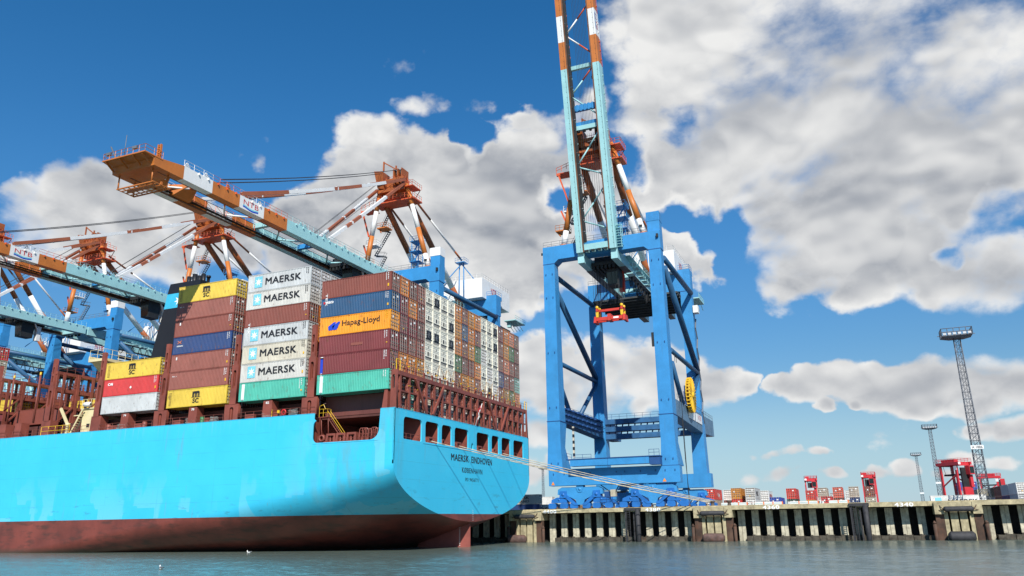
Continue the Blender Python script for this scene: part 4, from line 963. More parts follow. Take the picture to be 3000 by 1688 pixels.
for bn, (bx_, lst) in BAYS.items():
    nt_ = len(lst)
    for k, (c, sty, lab) in enumerate(lst):
        o = container(c, (bx_, 92.56, zt(k+1)), lab+', '+bn, 'dry', True)
        if sty == 'star': star_logo(o); side_letter(o, 'MAERSK', -8.75, 6.9, .92, 1.12, INK, .022, 1.04); idmarks(o, INK, k)
        elif sty == 'df': side_box(o, -11.7, -11.15, .2, 2.62, INKW, 'logo_strip'); side_letter(o, 'DONG FANG', -11.58, 2.2, .3, .30, INK, .0, 1.05, True); idmarks(o, seed=k)
        elif sty == 'tex': side_letter(o, 'TEX', -11.45, 1.9, .75, .36, INKW, .02, 1.0, True); idmarks(o, seed=k)
        elif sty == 'msc': msc(o)
        elif sty == 'x':
            mm = MB(); mm.beam((-11.2, -.012, 1.75), (-10.4, -.012, 2.2), .02, .12); mm.beam((-11.2, -.016, 2.2), (-10.4, -.016, 1.75), .02, .12); mm.build('cross_logo', CM['salmon'], o)
            side_letter(o, 'XENON', -11.35, 1.3, 1.22, .24, INKW, .03); idmarks(o, seed=k)
        elif sty == 'cai': side_letter(o, 'CAI', -11.3, 1.15, 1.8, .45, INKW, .05, .9); idmarks(o, seed=k); mm = MB(); mm.add([(-6.0, -.01, .95), (-5.75, -.01, 1.2), (-6.0, -.01, 1.45), (-6.25, -.01, 1.2)], [(0, 1, 2, 3)]); mm.build('hazard_diamond', INKW, o)
        elif sty == 'tr': side_box(o, -11.2, -10.95, 1.95, 2.4, INKW, 'white_marking'); idmarks(o, seed=k)
        elif sty == 'num': side_letter(o, '45.1', -11.6, .9, 2.05, .2, INKW, .02, 1.2); idmarks(o, seed=k)
    rr = random.Random(len(bn)*7+nt_)
    for j in range(1, 3):
        for k in range(nt_):
            c = 'grey' if (nt_ == 7 and bn == 'second bay' and k >= 5) else rr.choice(FILL)
            container(c, (bx_, 92.56+2.5*j, zt(k+1)), '%s container, %s, %s column from near side, %s tier from top' % (c, bn, ORD[j+1], ORD[nt_-k]), 'dry', False)
    for j in range(3, 19):
        c = ['pale grey', 'grey', 'cream', 'beige'][j % 4] if bn == 'second bay' else rr.choice(FILL)
        if j > 7 and bn != 'fourth bay': break
        container(c, (bx_, 92.56+2.5*j, zt(nt_)), '%s container topping the %s, %s column from near side' % (c, bn, ORD[j+1]), 'dry', False)
# forward bays: loose groups seen through the empty lashing frames
FW = []; rr = random.Random(21)
for j in range(17):
    FW.append((-128.6, 96.4+2.5*j, 21.8, 1, 0, rr.choice(['light brown', 'brown', 'maroon', 'beige', 'dark brown', 'brown'])))
    if j >= 4: FW.append((-128.6, 96.4+2.5*j, 24.7, 1, 1, rr.choice(['navy', 'brown', 'tan', 'maroon', 'grey', 'dark brown', 'yellow'])))
    FW.append((-143.2, 96.4+2.5*j, 21.8, 2, 0, rr.choice(['red', 'red', 'brown', 'maroon', 'dark brown']) if j < 4 else rr.choice(['brown', 'maroon', 'grey', 'dark brown'])))
    if j in (1, 2, 3): FW.append((-143.2, 96.4+2.5*j, 24.7, 2, 1, 'yellow'))
for (x, y, z, bay, lv, c) in FW:
    container(c, (x, y, z), '%s container %s, %s layer, %s column inward' % (c, 'in the first frame past the funnel' if bay == 1 else 'in the second frame past the funnel', 'upper' if lv else 'lower', ORD[int((y-96)/2.5)+1]), 'dry', False)
for z, c, lv in ((40.2, 'red', 'on top'), (37.3, 'beige', 'second from top'), (34.4, 'grey', 'third from top'), (31.5, 'brown', 'fourth from top')):
    container(c, (-172.9, 112.3, z), '%s container of the stack cut by the left frame edge, %s' % (c, lv), 'dry', True)
# mooring ropes from the stern to the quay bollard
ROPM = mat('pale_mooring_rope', (.52, .46, .33), .85)
def rope(p, q, sag, r, label):
    m = MB(); p = Vector(p); q = Vector(q); pts = []
    for i in range(25): t_ = i/24; v = p.lerp(q, t_); v.z -= sag*4*t_*(1-t_); pts.append(v)
    m.path([x-p for x in pts], r, 6); o = m.build('mooring_rope', ROPM, None, (0, 0, 0), p); return tag(o, label, 'mooring rope', 'mooring ropes from the stern')
for i, (y, dy, sag, lab) in enumerate(((103.2, 0, .45, 'pale mooring rope leaving the second stern window'), (112.3, .3, .55, 'pale mooring rope leaving the fourth stern window'), (119.9, .5, .35, 'pale mooring rope leaving the fifth stern window'), (129.4, .1, .2, 'pale mooring rope leaving the seventh stern window'))):
    rope((SX-.3, y, 15.35), (-23.6+.2*i-.3, 142.9, 6.35+.1*i), sag, .062, lab)

# ================================================================== quay cranes
HY, HZ = 143.5, 54.0          # boom hinge line (Y, Z at girder underside)
BANDS = [(0, 39.5, 0), (39.5, 45.6, 1), (45.6, 51.5, 2), (51.5, 57.6, 1), (57.6, 63.5, 2)]   # along the boom: cyan, orange, white ...
def make_crane(Xc, boom_deg, label, near=False, apex_up=0.0, toptower=None):
    org = (Xc, 160.0, DECK)
    c = thing('container_crane', org, label, 'crane', 'blue ship-to-shore cranes along the quay')
    P = lambda: MB(lambda p: Vector((p.x+Xc, p.y, p.z)))
    def B(m, name, mats, parent=c): return m.build(name, mats, parent, org)
    # ---- legs
    for sx in (-1, 1):
        m = P(); a, b = (9.9, 12.35)
        X = lambda u: (min(sx*a, sx*b), max(sx*a, sx*b))
        x0, x1 = X(0)
        m.hexa([(x0-.1, 145, 22.5), (x1+.05, 145, 22.5), (x1+.05, 148.4, 22.5), (x0-.1, 148.4, 22.5)], [(x0, 145, 54.9), (x1, 145, 54.9), (x1, 147.2, 54.9), (x0, 147.2, 54.9)])
        m.hexa([(x0-.35, 145, 13.2), (x1+.35, 145, 13.2), (x1+.35, 150.2, 13.2), (x0-.35, 150.2, 13.2)], [(x0-.1, 145, 17.5), (x1+.1, 145, 17.5), (x1+.1, 147.6, 17.5), (x0-.1, 147.6, 17.5)])
        m.hexa([(x0-.1, 145, 17.5), (x1+.1, 145, 17.5), (x1+.1, 147.6, 17.5), (x0-.1, 147.6, 17.5)], [(x0-.12, 145, 22.44), (x1+.1, 145, 22.44), (x1+.1, 148.8, 22.44), (x0-.12, 148.8, 22.44)])
        m.bx(x0-.2, x1+.18, 144.94, 148.9, 22.42, 22.54, 1); m.bx(x0-.08, x1+.08, 144.95, 147.3, 54.86, 54.98, 1)
        for z in (14.2, 25, 36, 47.5, 52.5):
            for dx in (.5, 1.9): m.bx(x0+dx, x0+dx+.12, 144.82, 145, z, z+.32, 1)
        B(m, 'leg', [BLUE, NAVY])
        m = P(); m.hexa([(x0-.1, 175.5, 24), (x1+.1, 175.5, 24), (x1+.1, 178.4, 24), (x0-.1, 178.4, 24)], [(x0, 175.5, 54.3), (x1, 175.5, 54.3), (x1, 178, 54.3), (x0, 178, 54.3)])
        m.hexa([(x0-.25, 175.5, 13.1), (x1+.25, 175.5, 13.1), (x1+.25, 178.6, 13.1), (x0-.25, 178.6, 13.1)], [(x0-.1, 175.5, 23.9), (x1+.1, 175.5, 23.9), (x1+.1, 178.4, 23.9), (x0-.1, 178.4, 23.9)])
        m.bx(x0-.08, x1+.08, 175.45, 178.1, 54.26, 54.38, 1)
        B(m, 'leg', [BLUE, NAVY])
    # ---- sill beams
    m = P(); m.bx(-12.45, 12.9, 145, 147.2, 10.15, 13.16); m.bx(-12.47, 12.92, 144.97, 147.25, 13.12, 13.2, 1); [m.bx(x, x+.12, 144.84, 145, 12.2, 12.5, 1) for x in (-11.5, -9.3, -4.1, 1.0, 2.6, 5.6, 8.4, 10.2, 12.0)]; B(m, 'sill_beam', [BLUE, NAVY])
    m = P(); m.prism([(-12.5, 10.2), (13.3, 10.2), (13.3, 13.1), (-12.5, 13.1)], 'y', 175.5, 178.2); B(m, 'sill_beam', BLUE)
    if near:
        for x in (-11.6, 10.0):
            m = P(); m.add([(x-.35, 144.985, 10.3), (x+.35, 144.985, 10.3), (x, 144.985, 10.95)], [(0, 1, 2)]); B(m, 'warning_triangle', mat('warn_orange', (.85, .22, .02), .5))
            m = P(); m.bx(x-.05, x+.05, 144.97, 144.98, 10.4, 10.7); B(m, 'warning_mark', YTAG)
        m = P()
        m.bx(-7.3, 7.85, 143.0, 144.98, 13.55, 14.75); m.bx(-7.32, -7.28, 142.97, 143.0, 13.55, 14.75); m.bx(0, .05, 142.98, 143.0, 13.55, 14.75, 1); m.bx(-8.1, 9.9, 142.9, 147.5, 14.75, 14.9, 1)
        m.bx(7.9, 9.8, 143.1, 145, 13.3, 14.7, 1)
        m.rail([(-8, 143, 14.9), (-8, 146, 14.9)], 1.1, .035, mi=1); m.rail([(7.9, 143, 14.9), (9.8, 143, 14.9)], 1.1, .035, .9, mi=1); m.rail([(-8, 147.4, 14.9), (-4.5, 147.4, 14.9)], 1.1, .035, mi=1)
        B(m, 'sill_platform', [BLUE, NAVY])
    # ---- portal beams
    m = P(); m.bx(-12.4, 12.4, 145, 147.6, 55.75, 58.7)
    for sx in (-1, 1):
        x0, x1 = (9.9, 12.4) if sx > 0 else (-12.4, -9.9)
        m.bx(x0, x1, 145.0, 147.6, 54.98, 55.75)
        xi = 9.9*sx; m.prism([(xi, 54.98), (xi, 55.75), (xi-.9*sx, 55.75)] if sx < 0 else [(xi, 55.75), (xi, 54.98), (xi-.9, 55.75)], 'y', 145.0, 147.6)
    m.rail([(-12.3, 145.1, 58.7), (9.9, 145.1, 58.7)], 1.1, .035, 1.8, 1)
    m.rail([(-12.3, 147.5, 58.7), (12, 147.5, 58.7)], 1.1, .035, 1.8, 1)
    B(m, 'front_portal_beam', [BLUE, STEEL])
    m = P(); m.bx(-12.4, 12.4, 175.5, 178.4, 54.4, 58.6); m.rail([(-12.3, 175.6, 58.6), (12.3, 175.6, 58.6)], 1.1, .035, 1.8, 1); B(m, 'rear_portal_beam', [BLUE, STEEL])
    m = P(); m.bx(9.95, 12.4, 145.3, 147.5, 58.7, 60.9); m.hexa([(9.95, 145.3, 60.9), (12.4, 145.3, 60.9), (12.4, 147.5, 60.9), (9.95, 147.5, 60.9)], [(10.1, 145.35, 61.4), (12.35, 145.35, 61.4), (12.35, 147.5, 61.4), (10.1, 147.5, 61.4)])
    B(m, 'leg_tower', BLUE)
    m = P()
    for i in range(14): m.bx(9.85+i*.18, 9.96+i*.18, 145.22, 145.3, 61.0, 62.9)
    m.bx(9.8, 12.45, 145.26, 147.6, 60.95, 62.9); B(m, 'tower_cabin', toptower or BLUE)
    m = P(); m.tube((8.6, 145.6, 58.7), (8.6, 145.6, 60.2), .08, 6); m.bx(8.3, 8.9, 145.3, 145.8, 60.2, 60.6); m.bx(11.7, 12.1, 144.55, 145, 57.2, 57.9); m.bx(-12.7, -12.4, 144.8, 145, 57.0, 57.5); B(m, 'floodlight', DARK)
    for sx in (-1, 1):
        x0, x1 = (10.2, 12.42) if sx > 0 else (-12.42, -10.2)
        m = P(); m.prism([(148.3, 22.6), (175.2, 21.7), (190.5, 22.2), (190.5, 25.8), (148.3, 25.6)], 'x', x0, x1); m.rail([(x1 if sx > 0 else x0, 150, 25.7), (x1 if sx > 0 else x0, 190, 25.8)], 1.1, .035, 1.8, 1)
        for k in range(3 if sx < 0 else 0):
            m.bx(x1, x1+.35, 149, 174.8, 23.0+k*1.1, 23.25+k*1.1, 2)
            for i in range(8): m.bx(x1+.3, x1+.7, 150+i*3, 150.4+i*3, 22.9+k*1.1, 23.3+k*1.1, 2)
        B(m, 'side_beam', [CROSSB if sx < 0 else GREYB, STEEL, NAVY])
    m = P(); m.bx(-10.1, 10.1, 175.9, 178.0, 21.5, 22.6); m.bx(-10.1, 10.1, 175.9, 178.0, 23.2, 24.3); m.bx(-10.1, 10.1, 175.9, 178.0, 24.9, 26.0)
    for i in range(14): m.beam((-9.5+i*1.45, 177, 21.6), (-8.6+i*1.45, 177, 25.9), .25, .25, 1)
    m.rail([(-10, 175.9, 26), (10, 175.9, 26)], 1.1, .03, 1.8, 1)
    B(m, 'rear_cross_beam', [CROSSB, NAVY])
    # ---- side braces (round tubes)
    for sx in (-1, 1):
        x = sx*11.4+(.9 if sx > 0 else 0)
        for p, q, r in (((147.5, 53.6), (175.6, 53.6), .55), ((147.5, 51.6), (175.8, 35.6), .62), ((147.8, 35.0), (175.8, 35.0), .48), ((148, 32.6), (155.6, 25.6), .48), ((175.6, 34.4), (162.6, 25.6), .48)):
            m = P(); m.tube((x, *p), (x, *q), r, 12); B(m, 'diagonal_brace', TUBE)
    # ---- bogies
    def sub_eq(m, cx, w, z0, z1, y0, y1):
        m.prism([(cx-w, z0), (cx+w, z0), (cx+w, z0+.45), (cx+.45, z1), (cx-.45, z1), (cx-w, z0+.45)], 'y', y0, y1)
    for (y0, zb) in ((145.4, 0), (176.2, 0)):
        for cx in (-6.4, 7.6):
            m = P()
            m.prism([(cx-4.5, 8.5), (cx-3.0, 8.5), (cx-.9, 7.5), (cx-.6, 6.6), (cx+.6, 6.6), (cx+.9, 7.5), (cx+3.0, 8.5), (cx+4.5, 8.5), (cx+4.4, 9.45), (cx+3.6, 9.85), (cx-3.6, 9.85), (cx-4.4, 9.45)], 'y', y0, y0+1.3)
            m.prism([(cx-.75, 9.75), (cx-.35, 8.9), (cx+.35, 8.9), (cx+.75, 9.75), (cx+.6, 10.14), (cx-.6, 10.14)], 'y', y0-.12, y0+1.42); m.lathe((cx, y0-.15, 9.45), 'y', [(0, .0), (0, .28), (.3, .28)], 12)
            eq = B(m, 'equalizer_beam', BLUE)
            if not near and y0 > 150: pass
            for s2 in (-1, 1):
                m = P(); ex = cx+s2*3.3
                m.prism([(ex-.75, 7.9), (ex+.75, 7.9), (ex+.65, 9.15), (ex-.65, 9.15)], 'y', y0-.28, y0+1.55); m.lathe((ex, y0-.34, 8.5), 'y', [(0, 0), (0, .3), (.2, .3)], 12)
                m.prism([(ex-s2*2.5-.35, 6.5), (ex-s2*2.5+.35, 6.5), (ex-s2*.3+.55, 8.35), (ex-s2*.3-.55, 8.35)], 'y', y0-.2, y0+1.5)
                m.prism([(ex+s2*.9-1.6, 7.0), (ex+s2*.9+1.6, 7.0), (ex+s2*.9+1.5, 7.55), (ex+s2*.9+.4, 8.0), (ex+s2*.9-.4, 8.0), (ex+s2*.9-1.5, 7.55)], 'y', y0-.15, y0+1.45)
                m.lathe((ex+s2*.9, y0-.2, 7.55), 'y', [(0, 0), (0, .22), (.1, .22)], 10)
                B(m, 'bogie_link', BOGIE, eq)
                for s3 in (-2.05, -.05, 2.3):
                    m = P(); wx = ex+s2*s3*1.0
                    m.prism([(wx-.75, 6.05), (wx-.35, 5.95), (wx+.35, 5.95), (wx+.75, 6.05), (wx+.75, 6.75), (wx+.55, 6.95), (wx-.55, 6.95), (wx-.75, 6.75)], 'y', y0-.12, y0+1.3)
                    for dw in (-.62, .62): m.lathe((wx+dw, y0+.3, 6.02), 'y', [(0, 0), (0, .33), (.5, .33), (.5, 0)], 12, 1)
                    B(m, 'wheel_bogie', [BOGIE, RUSTY], eq)
        m = P(); m.bx(-.45, .5, y0+.2, y0+1.2, 7.9, 9.2, 1); m.bx(-1.6, -.7, y0, y0+1.2, 6.0, 8.9, 2); m.rail([(-2.4, y0-.2, 6.9), (1.2, y0-.2, 6.9)], 1.0, .04, 1.0, 2); m.bx(-2.6, 1.4, y0, y0+1.3, 6.75, 6.9, 2); m.bx(-2.2, 2.2, y0+1.3, y0+1.5, 8.6, 8.9, 3)
        m.beam((-2.4, y0+.6, 10.1), (-.6, y0+.6, 8.8), .15, .15, 3); m.beam((.4, y0+.6, 8.8), (1.2, y0+.6, 10.1), .15, .15, 3)
        B(m, 'drive_equipment', [BLUE, CM['beige'], NAVY, DARK])
    # ---- apex frame
    U = apex_up
    AX = 4.0
    ap = P()
    hb = [1.0, .80, .66, .44, .24, 0.0]
    for (sx, bx_) in ((1, 9.0), (-1, -8.1)):
        pb = Vector((bx_, 146.2, 58.7)); pt = Vector((sx*3.6, 144.8, 79.5+U))
        m = P()
        for i, mi in ((0, 1), (1, 0), (2, 1), (3, 0), (4, 0)):
            t0, t1 = [(0, .16), (.16, .47), (.47, .75), (.75, .90), (.90, 1.0)][i]
            m.tube(pb.lerp(pt, t0), pb.lerp(pt, t1), .62-.1*t0, 14, .62-.1*t1, mi={0: 1, 1: 0, 2: 1, 3: 0, 4: 0}[i])
        m.tube(pb, pb+Vector((0, 0, .3)), .9, 14)
        leg = B(m, 'apex_leg', [ORNG, WHITE])
        pbk = Vector((sx*3.6, 173.0, 57.0)); ptk = Vector((sx*3.2, 147.0, 76.0+U)); m = P()
        m.tube(ptk, ptk.lerp(pbk, .42), .72, 14); m.tube(ptk.lerp(pbk, .42), ptk.lerp(pbk, .80), .72, 14, mi=1); m.tube(ptk.lerp(pbk, .80), pbk, .72, 14); B(m, 'apex_back_leg', [BRNG, WHITE])
        q = Vector((sx*4.2, 172.0, 69.0)); p0 = Vector((sx*3.6, 147.5, 77.5+U)); m = P()
        m.tube(p0, p0.lerp(q, .34), .26, 8); m.tube(p0.lerp(q, .34), p0.lerp(q, .84), .26, 8, mi=1); m.tube(p0.lerp(q, .84), q, .26, 8); B(m, 'back_stay', [BRNG, WHITE])
        m = P(); t = q-Vector((0, 0, .6))
        m.bx(t.x-1.3, t.x+1.3, t.y-1.2, t.y+1.2, t.z-.3, t.z-.12); m.rail([(t.x-1.3, t.y-1.2, t.z-.1), (t.x+1.3, t.y-1.2, t.z-.1), (t.x+1.3, t.y+1.2, t.z-.1)], 1.1, .05, .8)
        for dx in (-.6, .6): m.tube((t.x+dx, t.y, t.z), (t.x+dx*1.2, t.y, 58), .14, 6)
        m.tube((t.x-2.8, t.y-6, 60.5), (t.x, t.y, t.z-.4), .14, 6); m.tube((t.x+3.4, t.y+6, 62), (t.x, t.y, t.z-.4), .14, 6)
        B(m, 'stay_tower', BLUE)
    m = P()       # apex head: cross girder and sheave housings
    m.hexa([(-3.6, 145.3, 77.0+U), (3.4, 145.3, 77.0+U), (3.4, 146.8, 77.0+U), (-3.6, 146.8, 77.0+U)], [(-3.3, 145.3, 81.2+U), (3.0, 145.3, 81.2+U), (3.0, 146.8, 81.2+U), (-3.3, 146.8, 81.2+U)])
    m.hexa([(-3.9, 144.0, 79.6+U), (-2.2, 144.0, 79.2+U), (-2.2, 146.4, 79.2+U), (-3.9, 146.4, 79.6+U)], [(-4.3, 142.9, 83.6+U), (-2.0, 142.9, 83.2+U), (-2.0, 146.2, 83.2+U), (-4.3, 146.2, 83.6+U)])
    for x in (.6, 1.7, 2.8): m.bx(x, x+.25, 143.4, 146.4, 79.6+U, 83.4+U)
    m.beam((-3.9, 143.6, 80.6+U), (3.6, 143.5, 80.9+U), .45, .6); m.bx(-3.9, 3.5, 143.9, 145.3, 78.2+U, 78.9+U)
    m.bx(-2.2, -1.9, 143.4, 143.7, 83.5+U, 85.9+U); m.beam((-2.05, 143.5, 85.7+U), (1.2, 143.5, 83.4+U), .25, .25); m.bx(1.2, 1.5, 143.4, 143.7, 83.2+U, 84.2+U)
    for x in (.95, 2.05): m.lathe((x, 144.9, 82.6+U), 'x', [(0, 0), (0, .95), (.35, .95), (.35, 0)], 16, 1)
    B(m, 'apex_head', [BRNG, DARK])
    m = P(); m.bx(-5.2, 5.9, 144.2, 148.2, 75.6+U, 75.9+U)
    for (x0, x1, z) in ((-4.6, 5.9, 75.9), (3.6, 5.9, 78.8), (-3.6, 3.2, 80.5)): m.rail([(x0, 143.6, z+U), (x1, 143.6, z+U), (x1, 147.8, z+U)], 1.1, .05, 1.0)
    m.bx(3.6, 5.8, 143.8, 147.5, 78.6+U, 78.8+U)
    for k in range(3): m.beam((5.8, 143.8, 75.9+U+k*.02), (3.7, 143.8, 78.7+U), .12, .12); m.beam((3.8, 147.4, 75.9+U), (5.8, 147.4, 78.7+U), .12, .12)
    m.bx(-8.6, -5.2, 144.6, 147.4, 74.7+U, 74.85+U); m.rail([(-8.6, 144.5, 74.85+U), (-5.2, 144.5, 75.8+U)], 1.2, .06, .9); m.bx(-8.6, -7.8, 144.4, 145, 74.2+U, 74.7+U)
    for a, b in (((-8.2, 144.6, 74.5+U), (-6.2, 144.6, 68+U)), ((-8.2, 145.6, 66.5+U), (-6.9, 145.6, 63+U))): m.beam(a, b, .3, .3)
    B(m, 'apex_platform', RAILO)
    m = P()       # stairs zig-zagging up the seaward left leg
    st_ = [(-7.6, 149.5, 59), (-4.6, 149.8, 64.5), (-7.6, 149.8, 65.0), (-3.6, 149.5, 70.5), (-5.8, 149.2, 71), (-2.8, 148.5, 75.6)]
    for a, b in zip(st_[:-1], st_[1:]):
        a = Vector(a); b = Vector(b)
        for dy in (-.4, .4): m.beam(a+Vector((0, dy, 0)), b+Vector((0, dy, 0)), .07, .22); m.tube(a+Vector((0, dy, 1)), b+Vector((0, dy, 1)), .04, 4)
        k = max(2, int((b-a).length/.5))
        for i in range(k): p = a.lerp(b, (i+.5)/k); m.bx(p.x-.15, p.x+.15, p.y-.4, p.y+.4, p.z-.02, p.z+.03)
    B(m, 'apex_stair', STEEL)
    for (x, y, z, mm_) in ((-6.6, 147, 66.6, WHITE), (-4.2, 147.6, 70.8, ORNG), (-8.6, 147, 62.5, ORNG)):
        m = P(); m.bx(x-1.2, x+1.5, y-1, y+1.5, z-.25, z); m.rail([(x-1.2, y-1, z), (x+1.5, y-1, z), (x+1.5, y+1.5, z)], 1.1, .05, .8); m.beam((x-1, y, z-.2), (x-.2, y-.6, z-1.3), .2, .2); B(m, 'leg_landing', mm_)
    m = P()       # blue stair tower behind the front portal
    for x in (2.6, 4.4):
        for y in (149.4, 151.4): m.tube((x, y, 57), (x, y, 67.5), .09, 6)
    for z in (59.5, 62, 64.5, 67):
        m.bx(2.2, 4.8, 149, 151.8, z-.1, z); m.rail([(2.2, 149, z), (4.8, 149, z), (4.8, 151.8, z)], 1.1, .045, .8)
        m.beam((2.6, 150, z-2.5), (4.4, 150, z-.1), .1, .3)
    B(m, 'stair_tower', BLUE)
    # ---- boom
    ang = R(boom_deg)
    ca, sa = math.cos(ang), math.sin(ang)
    def bxf(p):        # boom frame: x across, y = distance from hinge, z = height above girder underside
        if boom_deg == 0: return Vector((p.x+Xc, HY-p.y, HZ+p.z))
        return Vector((p.x+Xc, HY-p.y*ca+p.z*sa*1.0, HZ+1.9+p.y*sa+(p.z-0.0)*ca))
    BM = lambda: MB(bxf)
    GH, GT = 2.15, 1.3
    for (x0, x1, sx) in ((-4.5, -3.15, -1), (2.5, 3.85, 1)):
        m = BM()
        for (a, b, k) in BANDS: m.bx(x0, x1, a, b, 0, GH, k)
        m.hexa([(x0, 63.5, 0), (x1, 63.5, 0), (x1, 69.0, 0), (x0, 69.0, 0)], [(x0, 63.5, GH), (x1, 63.5, GH), (x1, 69.0, GT), (x0, 69.0, GT)], 1)
        xi = x1 if sx < 0 else x0
        m.bx(xi-(.0 if sx < 0 else .28), xi+(.28 if sx < 0 else 0), 0, 67, .02, .16, 3); m.bx(xi-(0 if sx < 0 else .03), xi+(.03 if sx < 0 else 0), 0, 38, .16, .95, 3)          # trolley rail flange
        if near:
            for i in range(60):
                if i % 1 == 0: m.bx((x0+x1)/2+.16, (x0+x1)/2+.24, 1.0+i*1.15, 1.1+i*1.15, -.03, .01, 4)
            m.bx((x0+x1)/2+.28, (x0+x1)/2+.31, 0, 68, -.03, .01, 4)
        g = B(m, 'boom_girder', [CYAN, ORNG, WHITE, RAILRUST, DARK])
        xo = x1 if sx > 0 else x0
        m = BM(); s_ = 1 if sx > 0 else -1
        for (a, b, k) in BANDS:
            m.rail([(xo-.1*s_, a, GH), (xo-.1*s_, b, GH)], 1.05, .035, 1.5, k); 
            n_ = int((b-a)/2.0)
            for i in range(n_): m.bx(xo-.25, xo+.25, a+1+i*2, a+1.15+i*2, GH-.35, GH+.02, k)
        B(m, 'boom_railing', [mat('cyan_rail', (.30, .52, .54), .5), RAILO, WHITE])
    m = BM()
    for l, r0, r1 in ((6.8, 4.3, 13.6), (18.3, 15.8, 25.6), (33.8, 28.5, 39.6), (47.5, 42.0, 53.5), (60.5, 56.0, 66.0)):
        for r_ in (r0, r1):
            k = lambda q: 0 if q < 39.5 else (1 if (q < 45.6 or 51.5 < q < 57.6) else 2)
            pm = (-.3, (l+r_)/2, 1.3); m.tube((-3.2, l, 1.3), pm, .17, 8, mi=k(l)); m.tube(pm, (2.5, r_, 1.3), .17, 8, mi=k(r_))
    B(m, 'boom_lacing', [CYAN, RAILO, WHITE])
    m = BM()
    for s, k in ((27, 2), (39.5, 0), (57.5, 1), (63, 1)):
        m.bx(-3.15, 2.5, s, s+.8, 1.25 if s < 66 else .4, GH-.02, k)
        if k == 1: m.hexa([(-3.15, s-1.6, .2), (-2.2, s-1.6, .2), (-2.2, s+2, .2), (-3.15, s+2, .2)], [(-3.15, s-2, 1.9), (.2, s-.6, 1.9), (.2, s+1, 1.9), (-3.15, s+2.4, 1.9)], k)
    m.bx(-3.15, 2.5, .4, 1.6, .2, GH, 0)
    for i in range(4): m.bx(-2.6+i*1.3, -1.9+i*1.3, -.15, .5, .1, .9, 0); m.bx(-2.6+i*1.3, -1.9+i*1.3, .0, .3, -.35, .1, 3)
    B(m, 'boom_cross_beam', [CYAN, ORNG, BLUE, DARK])
    m = BM()       # inner walkway truss along the left girder
    x = -2.7
    for s in np.arange(2, 66, 2.4):
        k = 0 if s < 39 else 1
        m.tube((x, s, 1.9), (x, s, .55), .05, 4, mi=k); m.tube((x, s, .55), (x, s+2.4, 1.9), .045, 4, mi=k); m.bx(x-.4, x+.35, s, s+2.3, .5, .56, 2)
    m.tube((x, 2, .55), (x, 66, .55), .06, 4, mi=2); m.tube((x, 2, 1.9), (x, 66, 1.9), .06, 4, mi=2)
    if near:
        for s in np.arange(4, 70, 5.5): m.bx(1.9, 2.4, s, s+.5, 1.0, 1.9, 2)
    B(m, 'boom_walkway', [CYAN, RAILO, DARK])
    if near:
        m = BM(); m.bx(-3.15, 2.5, 30.2, 31.4, 1.0, 1.25); m.bx(-3.15, 2.5, 30.2, 30.35, 1.0, 1.9)
        for i in range(7): m.bx(-3.0+i*.85, -2.6+i*.85, 30.1, 31.5, .9, 1.6)
        B(m, 'boom_gantry', BLUE)
        m = BM(); m.bx(-3.15, 2.5, 26.0, 26.9, .9, 2.0)
        for i in range(4): m.lathe((-2.4+i*1.3, 25.9, 1.4), 'x', [(0, 0), (0, .4), (.4, .4), (.4, 0)], 12, 1)
        B(m, 'boom_sheave_beam', [CYAN, DARK])
        m = BM()
        for i in range(9):
            x = -1.6+.38*i; m.tube((x*.8, 26.5, 1.2), (x*.9+.3, 72, 1.2), .028, 4, cap=False)
        B(m, 'hoist_rope', ROPE)
        m = P()
        for i in range(8): x = -1.8+.45*i; m.tube((x, 141.5, 81), (x-.1, 143.2, 60), .028, 4, cap=False)
        B(m, 'hoist_rope', ROPE)
        m = BM()       # ladder with cable trunks along the right girder
        for dx in (1.75, 2.2): m.tube((dx, 1, 2.3), (dx, 42, 2.3), .05, 4)
        for s in np.arange(1, 42, .6): m.bx(1.75, 2.2, s, s+.06, 2.27, 2.33)
        for s in (4, 9, 12, 16, 24, 37, 40): m.bx(1.5, 2.3, s, s+.5, 1.9, 2.6)
        B(m, 'boom_ladder', STEEL)
        m = BM(); m.rail([(3.95, .5, 1.0), (5.0, .5, 1.0)], 1, .04)
        for k in range(9): m.bx(3.95, 4.9, .2+k*.55, .26+k*.55, .6, 1.9)
        m.tube((4.9, 0, .6), (4.9, 5, .6), .06, 5); m.tube((4.9, 0, 1.9), (4.9, 5, 1.9), .06, 5); m.tube((3.95, 0, 1.9), (3.95, 5, 1.9), .06, 5)
        B(m, 'boom_access_stair', CYAN)
    # boom tip
    m = BM()
    m.bx(-3.15, 2.5, 67.4, 69.0, .0, GT-.02); m.hexa([(-3.15, 64.6, .05), (2.5, 64.6, .05), (2.5, 67.4, .05), (-3.15, 67.4, .05)], [(-3.15, 65.6, .4), (2.5, 65.6, .4), (2.5, 67.4, .4), (-3.15, 67.4, .4)])
    m.hexa([(-4.5, 69.0, .2), (3.85, 69.0, .2), (3.85, 69.2, 1.0), (-4.5, 69.2, 1.0)], [(-4.6, 69.0, 1.1), (3.9, 69.0, 1.1), (3.9, 70.6, 1.28), (-4.6, 70.6, 1.28)])
    m.bx(-4.6, 3.9, 67.6, 70.9, GT, GT+.18); m.rail([(-4.5, 68, GT+.18), (-4.5, 70.8, GT+.18), (3.8, 70.8, GT+.18), (3.8, 67.6, GT+.18)], 1.1, .045, 1.1)
    for x in (-4.0, -1.2, 1.4, 3.2): m.beam((x, 70.7, GT-.05), (x, 69.2, .3), .1, .3)
    for x0 in (-3.9, 2.8):
        m.tube((x0, 68.2, 0), (x0, 68.2, -2.1), .12, 6); m.tube((x0, 65.4, 0), (x0, 65.4, -2.1), .12, 6)
